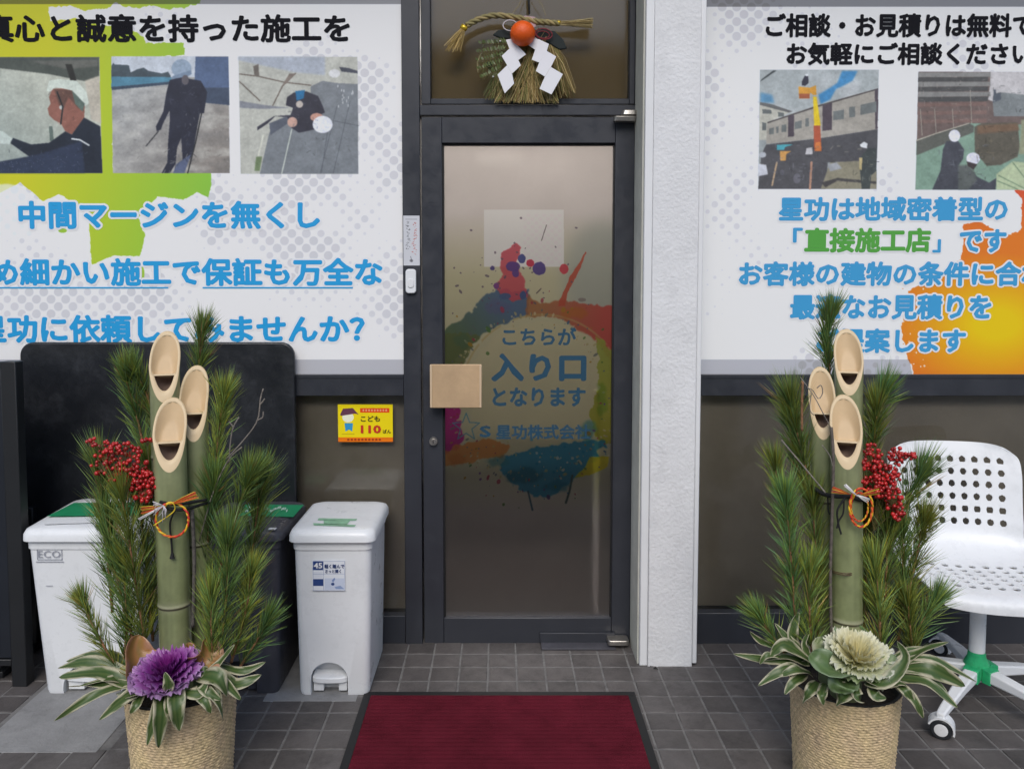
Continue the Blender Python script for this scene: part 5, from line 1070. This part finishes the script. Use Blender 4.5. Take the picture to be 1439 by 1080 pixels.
def basket(par, cx, Rt, Rb, zr, seed):
    r_ = random.Random(seed); n = 200; pitch = .0074; rows = int(zr/pitch); V, C = [], []; prof_ = []
    for i in range(rows):
        for j, (dr, dz) in enumerate(((-.0008, 0), (.0010, .3), (.0016, .55), (.0010, .8))): prof_.append((i, (i+dz)*pitch, dr))
    fib = {}
    for i, z, dr in prof_:
        rr_ = Rb+(Rt-Rb)*(z/zr)
        for k_ in range(n):
            a = 2*math.pi*k_/n; s_ = math.sin(k_*math.pi*.5*1.0+z*420+i)
            bump_ = .0011*s_+.0022*noise.noise((a*14, z*90, seed)); V.append((cx+(rr_+dr+bump_)*math.cos(a), YK+(rr_+dr+bump_)*math.sin(a), z+.0015*noise.noise((a*4, z*25, 3)) if z > 0 else .004))
            f = .85+.38*noise.noise((k_*.55, i*1.7, seed))+.16*s_; g_ = .06*noise.noise((a*3, z*12, 8)); deep = 1
            C.append(((.68+g_)*f, (.52+g_)*f, .30*f))
    m = len(prof_); mb = MB(); mb.v = V; mb.c = C; mb.f = [(i*n+k_, i*n+(k_+1) % n, (i+1)*n+(k_+1) % n, (i+1)*n+k_) for i in range(m-1) for k_ in range(n)]
    bk = mb.build('woven_basket', mat('seagrass', vcol=True, rough=.75, bump=.8, bscale=300), par, sm=True)
    MB().lathe([(Rt-.001, zr-.004), (Rt-.008, zr-.002), (Rt-.012, zr-.02), (Rt-.014, zr-.04)], cx, YK, 64).build('inner_rim', mat('dark_liner', (.02, .02, .02), .7), bk, sm=True)
    MB().lathe([(Rt-.013, zr-.030), (.0005, zr-.022)], cx, YK, 48).build('soil', mat('dark_soil', (.03, .022, .016), .95, bump=2, bscale=60), bk, sm=True)
def cord(par, pts, r, m, name, n=24): return MB().tube(spline([K(*q) for q in pts], n), r, 7).build(name, m, par, sm=True)
def ring_tri(par, cx, cy, rx, ry, dy, r, name='ring_cord', seed=0):
    mb = MB(); n = 60
    for s_ in range(2):
        ps, cs = [], []
        for i in range(n):
            a = 2*math.pi*i/n; tw_ = a*9+s_*math.pi; ps.append(K(cx+(rx+.8*math.cos(tw_))*math.cos(a), cy+(ry+.8*math.cos(tw_))*math.sin(a), dy+.0018*math.sin(tw_)))
            c = ((.72, .12, .02), (.80, .50, .02), (.60, .03, .02))[int((a*1.3+s_*1.1+seed)/1.1) % 3]; cs += [c]*6
        mb.tube(ps, r, 6, False, cs, closed=True)
    return mb.build(name, M['vcol'], par, sm=True)
def fan(par, a, b, n, sp, cols, r=.0009, name='cord_bundle', seed=1):
    r_ = random.Random(seed); mb = MB(); A_, B_ = K(*a), K(*b); d = (B_-A_).normalized(); q = d.cross(Vector((0, 1, 0))).normalized()
    for i in range(n):
        u = i/(n-1)*2-1; e = B_+q*u*sp+Vector((0, r_.uniform(-.006, .006), 0)); mb.tube([A_, A_.lerp(e, .5)+q*u*sp*.15, e], r, 5, True, cols[i % len(cols)] if len(cols) < n else cols[i])
    return mb.build(name, M['vcol'], par, sm=True)

# left arrangement
kl = thing('kadomatsu', (K(255, 960).x, YK, 0), 'new year bamboo and pine arrangement with purple kale, left of the door', 'bamboo arrangement', 'new year pine and bamboo arrangements flanking the door')
cxl = K(255.5, 960).x
basket(kl, cxl, .146, .128, .284, 1)
bamboo(kl, (234, 465), (228, 566), (236, 700), (246, 900), .0395, .035, [640, 800], .60)
bamboo(kl, (276, 513), (267, 621), (277, 720), (280, 900), .0385, .045, [760], .62, 1.0)
bamboo(kl, (242, 558), (234, 664), (243, 760), (247, 900), .0420, -.035, [846], .59)
zl_ = [z for z in (0,)]
LB = [((266, 700, .15), (276, 570, .15), (283, 468, .14)), ((214, 690, .08), (196, 600, .08), (178, 535, .05)), ((222, 620, .09), (208, 560, .08), (194, 530, .06)), ((158, 860, .02), (148, 740, .0), (140, 660, -.01)),
      ((205, 910, -.03), (188, 800, -.05), (172, 700, -.05)), ((195, 930, -.03), (166, 820, -.03), (152, 740, -.03)), ((172, 950, -.05), (138, 893, -.06), (118, 850, -.05)), ((215, 900, 0), (206, 800, 0), (196, 710, .01)),
      ((290, 760, .05), (304, 640, .05), (314, 560, .04)), ((295, 850, .02), (326, 740, .01), (350, 672, .0)), ((340, 880, .06), (356, 760, .06), (366, 680, .05)), ((308, 930, -.06), (318, 840, -.07), (319, 766, -.07)),
      ((298, 945, -.07), (297, 890, -.08), (297, 845, -.08)), ((325, 930, -.02), (345, 860, -.03), (352, 810, -.02)), ((335, 940, 0), (358, 905, 0), (372, 880, 0)), ((285, 880, .03), (292, 760, .03), (302, 690, .02)),
      ((225, 870, .06), (222, 760, .07), (212, 660, .07)), ((175, 930, -.02), (178, 860, -.04), (172, 790, -.04))]
for i, b in enumerate(LB): pine(kl, b, 100+i, bright=(1.45 if i in (12, 8, 13) else 1.0)*(.85 if i in (10, 16) else 1), bud=i in (11,), ln=.098 if i not in (6,) else .070)
berries(kl, [(150, 652, 26, 20, 45), (175, 640, 24, 22, 46), (188, 655, 22, 18, 36), (202, 688, 18, 18, 56), (208, 668, 13, 12, 26), (140, 622, 12, 8, 10), (160, 628, 12, 9, 14), (126, 620, 4, 6, 3), (207, 620, 10, 4, 9), (190, 676, 18, 14, 26), (164, 665, 18, 12, 20)], (215, 730, .0), 5, dy=-.045)
z3_ = lambda l: [(60+x/4.232, 860+y/4.232, d) for x, y, d in l]
for i, (l, wd) in enumerate([([(560, 400, -.08), (300, 300, -.06), (90, 330, -.05)], 22), ([(540, 430, -.1), (330, 360, -.1), (95, 385, -.07)], 24), ([(520, 420, -.1), (330, 430, -.12), (150, 440, -.12)], 13), ([(500, 430, -.10), (290, 500, -.15), (65, 645, -.17)], 15), ([(620, 440, -.13), (500, 500, -.17), (335, 640, -.19)], 17),
                            ([(705, 460, -.15), (700, 600, -.2), (690, 805, -.19)], 23), ([(700, 470, -.15), (660, 640, -.19), (620, 790, -.19)], 15), ([(800, 440, -.16), (795, 560, -.2), (812, 705, -.19)], 24), ([(930, 380, -.12), (1040, 390, -.16), (1095, 500, -.16)], 26), ([(950, 420, -.13), (1030, 500, -.17), (1072, 635, -.17)], 17),
                            ([(950, 395, -.12), (1050, 300, -.1), (1140, 190, -.1)], 11), ([(1030, 340, -.08), (1140, 430, -.12), (1300, 370, -.10)], 20), ([(1040, 310, -.06), (1180, 350, -.09), (1325, 295, -.08)], 13), ([(840, 475, -.16), (930, 480, -.17), (985, 405, -.16)], 16), ([(745, 470, -.19), (748, 420, -.2), (728, 355, -.2)], 15), ([(540, 320, -.04), (350, 260, -.02), (140, 290, -.02)], 20),
                            ([(460, 470, -.10), (520, 490, -.16), (640, 480, -.18)], 17), ([(890, 400, -.12), (960, 350, -.12), (1000, 330, -.1)], 14), ([(880, 450, -.14), (960, 520, -.18), (1000, 600, -.18)], 15), ([(600, 450, -.12), (560, 540, -.17), (520, 600, -.18)], 14), ([(760, 470, -.16), (750, 560, -.19), (765, 650, -.19)], 14), ([(520, 360, -.06), (380, 320, -.06), (200, 330, -.05)], 17), ([(500, 400, -.08), (380, 400, -.12), (210, 440, -.13)], 15), ([(1000, 380, -.1), (1080, 420, -.14), (1180, 520, -.14)], 16), ([(930, 430, -.14), (980, 470, -.17), (1060, 520, -.17)], 16)]):
    leaf(kl, z3_(l), wd*.95, 300+i)
for (l, wd) in (([(204, 955, -.09), (190, 920, -.085), (195, 891, -.06)], 48), ([(276, 948, -.10), (291, 922, -.09), (290, 896, -.07)], 42), ([(255, 940, -.07), (265, 918, -.06), (263, 902, -.05)], 22)):
    leaf(kl, l, wd, 77, 'outer_kale_leaf', cols=((.46, .22, .08), (.30, .19, .05), (.50, .27, .17)), tw=.3, cup=.7, lab='orange-brown outer kale leaf')
leaf(kl, [(200, 962, -.1), (185, 948, -.09), (168, 938, -.08)], 24, 78, 'outer_kale_leaf', cols=((.26, .22, .03), (.14, .17, .03), (.30, .24, .08)), tw=.1, cup=.5)
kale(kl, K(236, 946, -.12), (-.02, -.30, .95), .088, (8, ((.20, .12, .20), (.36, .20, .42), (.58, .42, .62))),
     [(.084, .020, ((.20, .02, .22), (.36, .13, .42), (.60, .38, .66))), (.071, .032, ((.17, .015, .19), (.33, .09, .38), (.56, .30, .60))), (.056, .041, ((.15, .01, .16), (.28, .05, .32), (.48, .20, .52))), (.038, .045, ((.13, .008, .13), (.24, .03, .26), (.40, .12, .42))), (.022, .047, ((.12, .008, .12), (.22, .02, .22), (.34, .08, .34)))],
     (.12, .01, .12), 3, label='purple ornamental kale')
for a in ([(225, 712, -.085), (255, 716, -.088), (285, 708, -.03), (300, 704, .03)], [(225, 705, -.08), (250, 708, -.088), (290, 702, -.02)]): cord(kl, a, .0042, M['black_cord'], 'black_cord')
cord(kl, [(246, 716, -.09), (239, 735, -.088), (241, 762, -.084), (242, 780, -.082)], .0026, M['black_cord'], 'hanging_cord'); MB().tube([K(242, 776, -.082), K(242, 784, -.082)], [.003, .007], 8).build('cord_end', M['black_cord'], kl)
cord(kl, [(270, 716, -.06), (273, 790, -.05), (271, 880, -.04)], .005, mat('mottled_stem', (.10, .09, .08), .9, var=.8, vscale=90), 'bark_stem')
ring_tri(kl, 242, 730, 23, 24, -.10, .0024, seed=1)
RY = ((.62, .50, .03), (.66, .10, .02), (.60, .05, .02), (.72, .16, .03), (.66, .10, .02), (.78, .5, .05))
fan(kl, (234, 711, -.105), (199, 717, -.11), 12, .011, RY, seed=1); fan(kl, (238, 709, -.105), (276, 695, -.11), 12, .010, RY, seed=2)
WH = ((.74, .72, .70), (.66, .64, .66)); fan(kl, (230, 710, -.112), (196, 729, -.12), 3, .002, WH, .0016, seed=3)
r_ = random.Random(4)
for i in range(16):
    a = r_.uniform(.4, 3.9); l_ = r_.uniform(12, 22); cord(kl, [(230, 710, -.11), (230+math.cos(a)*l_*.6+r_.uniform(-3, 3), 710+math.sin(a)*l_*.6*(.6 if a > 3.1 else 1.1), -.122), (230+math.cos(a)*l_*.7-3, 710+math.sin(a)*l_+4, -.112)], .0008, wc, 'white_thread', 8)
cord(kl, [(234, 709, -.114), (242, 706, -.12), (246, 714, -.112), (240, 722, -.108), (216, 738, -.108)], .0016, mat('yellow_cord', (.8, .6, .04), .5), 'yellow_cord')
for a in ([(280, 760, 0), (300, 690, .0), (322, 645, -.01), (340, 628, -.01)], [(322, 650, -.01), (324, 620, -.01), (328, 600, -.012), (336, 586, -.01)], [(318, 645, -.01), (345, 615, -.012), (362, 590, -.012), (366, 560, -.01), (370, 546, -.01)], [(362, 590, -.012), (369, 586, -.012), (370, 578, -.012)], [(366, 568, -.012), (372, 560, -.012)], [(328, 600, -.012), (322, 592, -.01)]):
    cord(kl, a, .0019, M['twig'], 'twig', 12)

# right arrangement
kr = thing('kadomatsu', (K(1187, 955).x, YK, 0), 'new year bamboo and pine arrangement with cream kale, beside the white chair', 'bamboo arrangement', 'new year pine and bamboo arrangements flanking the door')
cxr = K(1186.5, 960).x
basket(kr, cxr, .143, .126, .290, 2)
bamboo(kr, (1190, 462), (1196, 556), (1190, 700), (1190, 900), .0375, .050, [640], .64)
bamboo(kr, (1153, 515), (1158, 618), (1158, 720), (1170, 900), .0350, .040, [700], .63, 1.0)
bamboo(kr, (1186, 554), (1193, 660), (1190, 760), (1190, 900), .0400, -.035, [868], .62)
RBr = [((1166, 640, .17), (1166, 540, .17), (1164, 452, .16)), ((1166, 520, .17), (1160, 480, .17), (1168, 447, .16)), ((1148, 720, .05), (1125, 630, .04), (1112, 570, .03)), ((1112, 760, .03), (1098, 700, .02), (1090, 660, .02)), ((1120, 910, -.03), (1112, 790, -.05), (1104, 705, -.05)),
       ((1150, 900, .0), (1148, 800, .0), (1142, 710, .0)), ((1118, 940, -.02), (1090, 900, -.03), (1070, 872, -.03)), ((1142, 920, -.05), (1138, 870, -.06), (1136, 810, -.06)), ((1215, 760, .06), (1225, 660, .06), (1232, 580, .04)), ((1215, 640, .07), (1228, 590, .06), (1238, 560, .05)),
       ((1240, 900, .0), (1246, 800, -.01), (1246, 720, 0)), ((1236, 930, -.06), (1236, 860, -.07), (1230, 800, -.06)), ((1262, 900, .02), (1284, 800, .02), (1296, 740, .0)), ((1265, 930, 0), (1292, 880, -.01), (1312, 850, 0)), ((1270, 880, .0), (1270, 810, .0), (1268, 755, 0)),
       ((1285, 930, -.02), (1280, 890, -.03), (1276, 850, -.03)), ((1215, 880, .05), (1218, 780, .06), (1215, 710, .05)), ((1255, 760, .03), (1272, 710, .03), (1290, 675, .02)), ((1130, 700, .06), (1118, 640, .06), (1110, 600, .05))]
for i, b in enumerate(RBr): pine(kr, b, 200+i, bright=1.35 if i in (4, 6, 7, 11) else 1.0)
berries(kr, [(1226, 642, 14, 20, 58), (1243, 655, 24, 20, 80), (1234, 684, 22, 16, 62), (1254, 700, 14, 16, 46), (1262, 720, 9, 11, 26), (1280, 640, 12, 5, 12), (1262, 640, 12, 12, 24), (1215, 668, 8, 14, 20), (1245, 672, 20, 14, 44)], (1228, 745, .0), 6, dy=-.045, rb=.0054)
z6_ = lambda l: [(1020+x/3.997, 840+y/3.997, d) for x, y, d in l]
for i, (l, wd) in enumerate([([(470, 350, -.08), (330, 260, -.1), (250, 330, -.1)], 20), ([(455, 320, -.06), (350, 230, -.06), (275, 140, -.05)], 13), ([(440, 310, -.05), (375, 210, -.06), (410, 75, -.05)], 18), ([(480, 340, -.07), (440, 260, -.07), (468, 188, -.06)], 10), ([(460, 340, -.06), (250, 345, -.08), (40, 312, -.08)], 14), ([(300, 280, -.02), (200, 245, -.02), (135, 185, -.02)], 11),
                            ([(450, 410, -.1), (330, 400, -.14), (180, 492, -.15)], 17), ([(480, 430, -.12), (400, 400, -.15), (300, 440, -.15)], 16), ([(515, 470, -.14), (475, 520, -.17), (430, 590, -.17)], 17), ([(690, 480, -.17), (660, 550, -.19), (620, 605, -.19)], 24), ([(780, 470, -.17), (900, 470, -.2), (1010, 340, -.18), (962, 240, -.15)], 20), ([(940, 380, -.1), (1090, 300, -.1), (1250, 245, -.08)], 17),
                            ([(960, 370, -.1), (1150, 345, -.12), (1410, 470, -.12)], 15), ([(960, 400, -.12), (1150, 400, -.14), (1345, 495, -.15)], 28), ([(950, 440, -.13), (1120, 470, -.17), (1305, 615, -.18)], 22), ([(950, 480, -.14), (1050, 560, -.18), (1110, 675, -.18)], 15), ([(900, 490, -.16), (960, 470, -.17), (1030, 500, -.17)], 14), ([(880, 500, -.17), (820, 480, -.19), (760, 440, -.18)], 16), ([(300, 330, -.1), (230, 320, -.1), (190, 370, -.1)], 10), ([(820, 500, -.17), (840, 545, -.2), (900, 560, -.19)], 17), ([(720, 490, -.17), (740, 550, -.2), (770, 590, -.19)], 16), ([(940, 470, -.14), (1010, 520, -.18), (1060, 590, -.18)], 15), ([(560, 480, -.15), (540, 540, -.19), (550, 600, -.19)], 15), ([(450, 430, -.12), (380, 470, -.16), (330, 540, -.17)], 14), ([(470, 370, -.07), (340, 330, -.08), (200, 345, -.08)], 13), ([(960, 420, -.12), (1130, 440, -.14), (1250, 540, -.15)], 18), ([(930, 350, -.08), (1020, 300, -.08), (1130, 270, -.07)], 13)]):
    leaf(kr, z6_(l), wd*.92, 400+i)
GK = dict(cols=((.14, .22, .08), (.10, .17, .055), (.24, .32, .18)), cup=.35)
leaf(kr, [(1190, 950, -.14), (1170, 940, -.2), (1150, 925, -.19), (1138, 918, -.17)], 36, 91, 'outer_kale_leaf', tw=.05, **GK); leaf(kr, [(1190, 955, -.15), (1182, 962, -.2), (1182, 974, -.2)], 38, 92, 'outer_kale_leaf', tw=.05, **GK)
leaf(kr, [(1195, 915, -.06), (1194, 890, -.05), (1194, 868, -.05)], 56, 93, 'outer_kale_leaf', tw=.05, cols=((.16, .27, .10), (.13, .22, .08), (.20, .32, .15)), cup=.35); leaf(kr, [(1160, 925, -.09), (1154, 905, -.08), (1156, 894, -.08)], 26, 94, 'outer_kale_leaf', tw=.05, cols=((.4, .45, .25), (.3, .36, .18), (.55, .55, .4)), cup=.3)
leaf(kr, [(1235, 945, -.14), (1248, 930, -.15), (1258, 920, -.14)], 22, 95, 'outer_kale_leaf', tw=.05, cols=((.25, .33, .17), (.20, .28, .13), (.5, .5, .36)), cup=.3)
kale(kr, K(1204, 925, -.12), (0, -.36, .93), .086, (7, ((.30, .40, .18), (.24, .34, .14), (.60, .64, .45))),
     [(.088, .024, ((.55, .60, .32), (.72, .74, .56), (.84, .84, .74))), (.074, .038, ((.58, .58, .28), (.76, .75, .52), (.86, .85, .72))), (.058, .048, ((.66, .62, .32), (.80, .77, .54), (.86, .85, .70))), (.042, .054, ((.64, .58, .28), (.78, .73, .46), (.85, .82, .62))), (.025, .056, ((.6, .54, .24), (.74, .68, .40), (.82, .78, .55)))],
     (.6, .5, .2), 4, label='cream ornamental kale')
cord(kr, [(1140, 683, .0), (1158, 694, -.04), (1175, 697, -.075), (1192, 697, -.082), (1212, 702, -.07), (1228, 700, -.02)], .0062, M['black_cord'], 'black_cord')
cord(kr, [(1188, 699, -.085), (1177, 716, -.085), (1178, 735, -.08), (1182, 750, -.08)], .0026, M['black_cord'], 'hanging_cord'); cord(kr, [(1186, 699, -.085), (1185, 720, -.083), (1179, 731, -.08), (1176, 742, -.08)], .0022, M['black_cord'], 'hanging_cord')
cord(kr, [(1163, 697, -.04), (1164, 716, -.04), (1166, 722, -.04)], .002, M['black_cord'], 'hanging_cord')
ring_tri(kr, 1210, 713, 16, 27, -.095, .0024, seed=3); ring_tri(kr, 1208, 712, 12, 20, -.092, .0014, name='inner_ring_cord', seed=0)
fan(kr, (1194, 694, -.10), (1170, 688, -.10), 10, .008, RY[1:], seed=5); fan(kr, (1208, 695, -.10), (1236, 689, -.10), 9, .010, RY, .0007, seed=6)
fan(kr, (1205, 697, -.105), (1187, 681, -.11), 4, .003, WH, .0016, seed=7); fan(kr, (1204, 695, -.105), (1220, 703, -.11), 6, .006, WH, .0010, seed=8)
wire = mat('brown_wire', (.10, .05, .03), .5)
for dz in (0, 2.2): cord(kr, [(1168, 801+dz, -.03), (1174, 803+dz, -.058), (1189, 805.5+dz, -.079), (1205, 804+dz, -.062), (1213, 801+dz, -.03)], .0012, wire, 'wire_tie')
BS = mat('grey_bark_stem', (.12, .10, .085), .9, var=.6, vscale=90)
cord(kr, [(1168, 600, -.07), (1171, 640, -.078), (1170, 700, -.074), (1167, 800, -.07), (1168, 890, -.06)], .0042, BS, 'bark_stem'); cord(kr, [(1098, 618, -.03), (1125, 650, -.05), (1160, 692, -.08)], .0020, M['twig'], 'twig')
cord(kr, [(1128, 535, -.01), (1127, 570, -.02), (1127, 605, -.02)], .0034, M['bark'], 'twig', 12)
for a in ([(1125, 530, -.02), (1136, 545, -.05), (1146, 560, -.07), (1158, 583, -.08), (1168, 602, -.07)], [(1134, 545, -.05), (1142, 548, -.06), (1150, 560, -.07), (1156, 552, -.07), (1154, 541, -.07), (1148, 545, -.07)], [(1140, 553, -.06), (1138, 575, -.06), (1144, 583, -.06)], [(1155, 625, -.075), (1166, 640, -.08), (1170, 655, -.08)]): cord(kr, a, .0013, M['twig'], 'twig', 14)
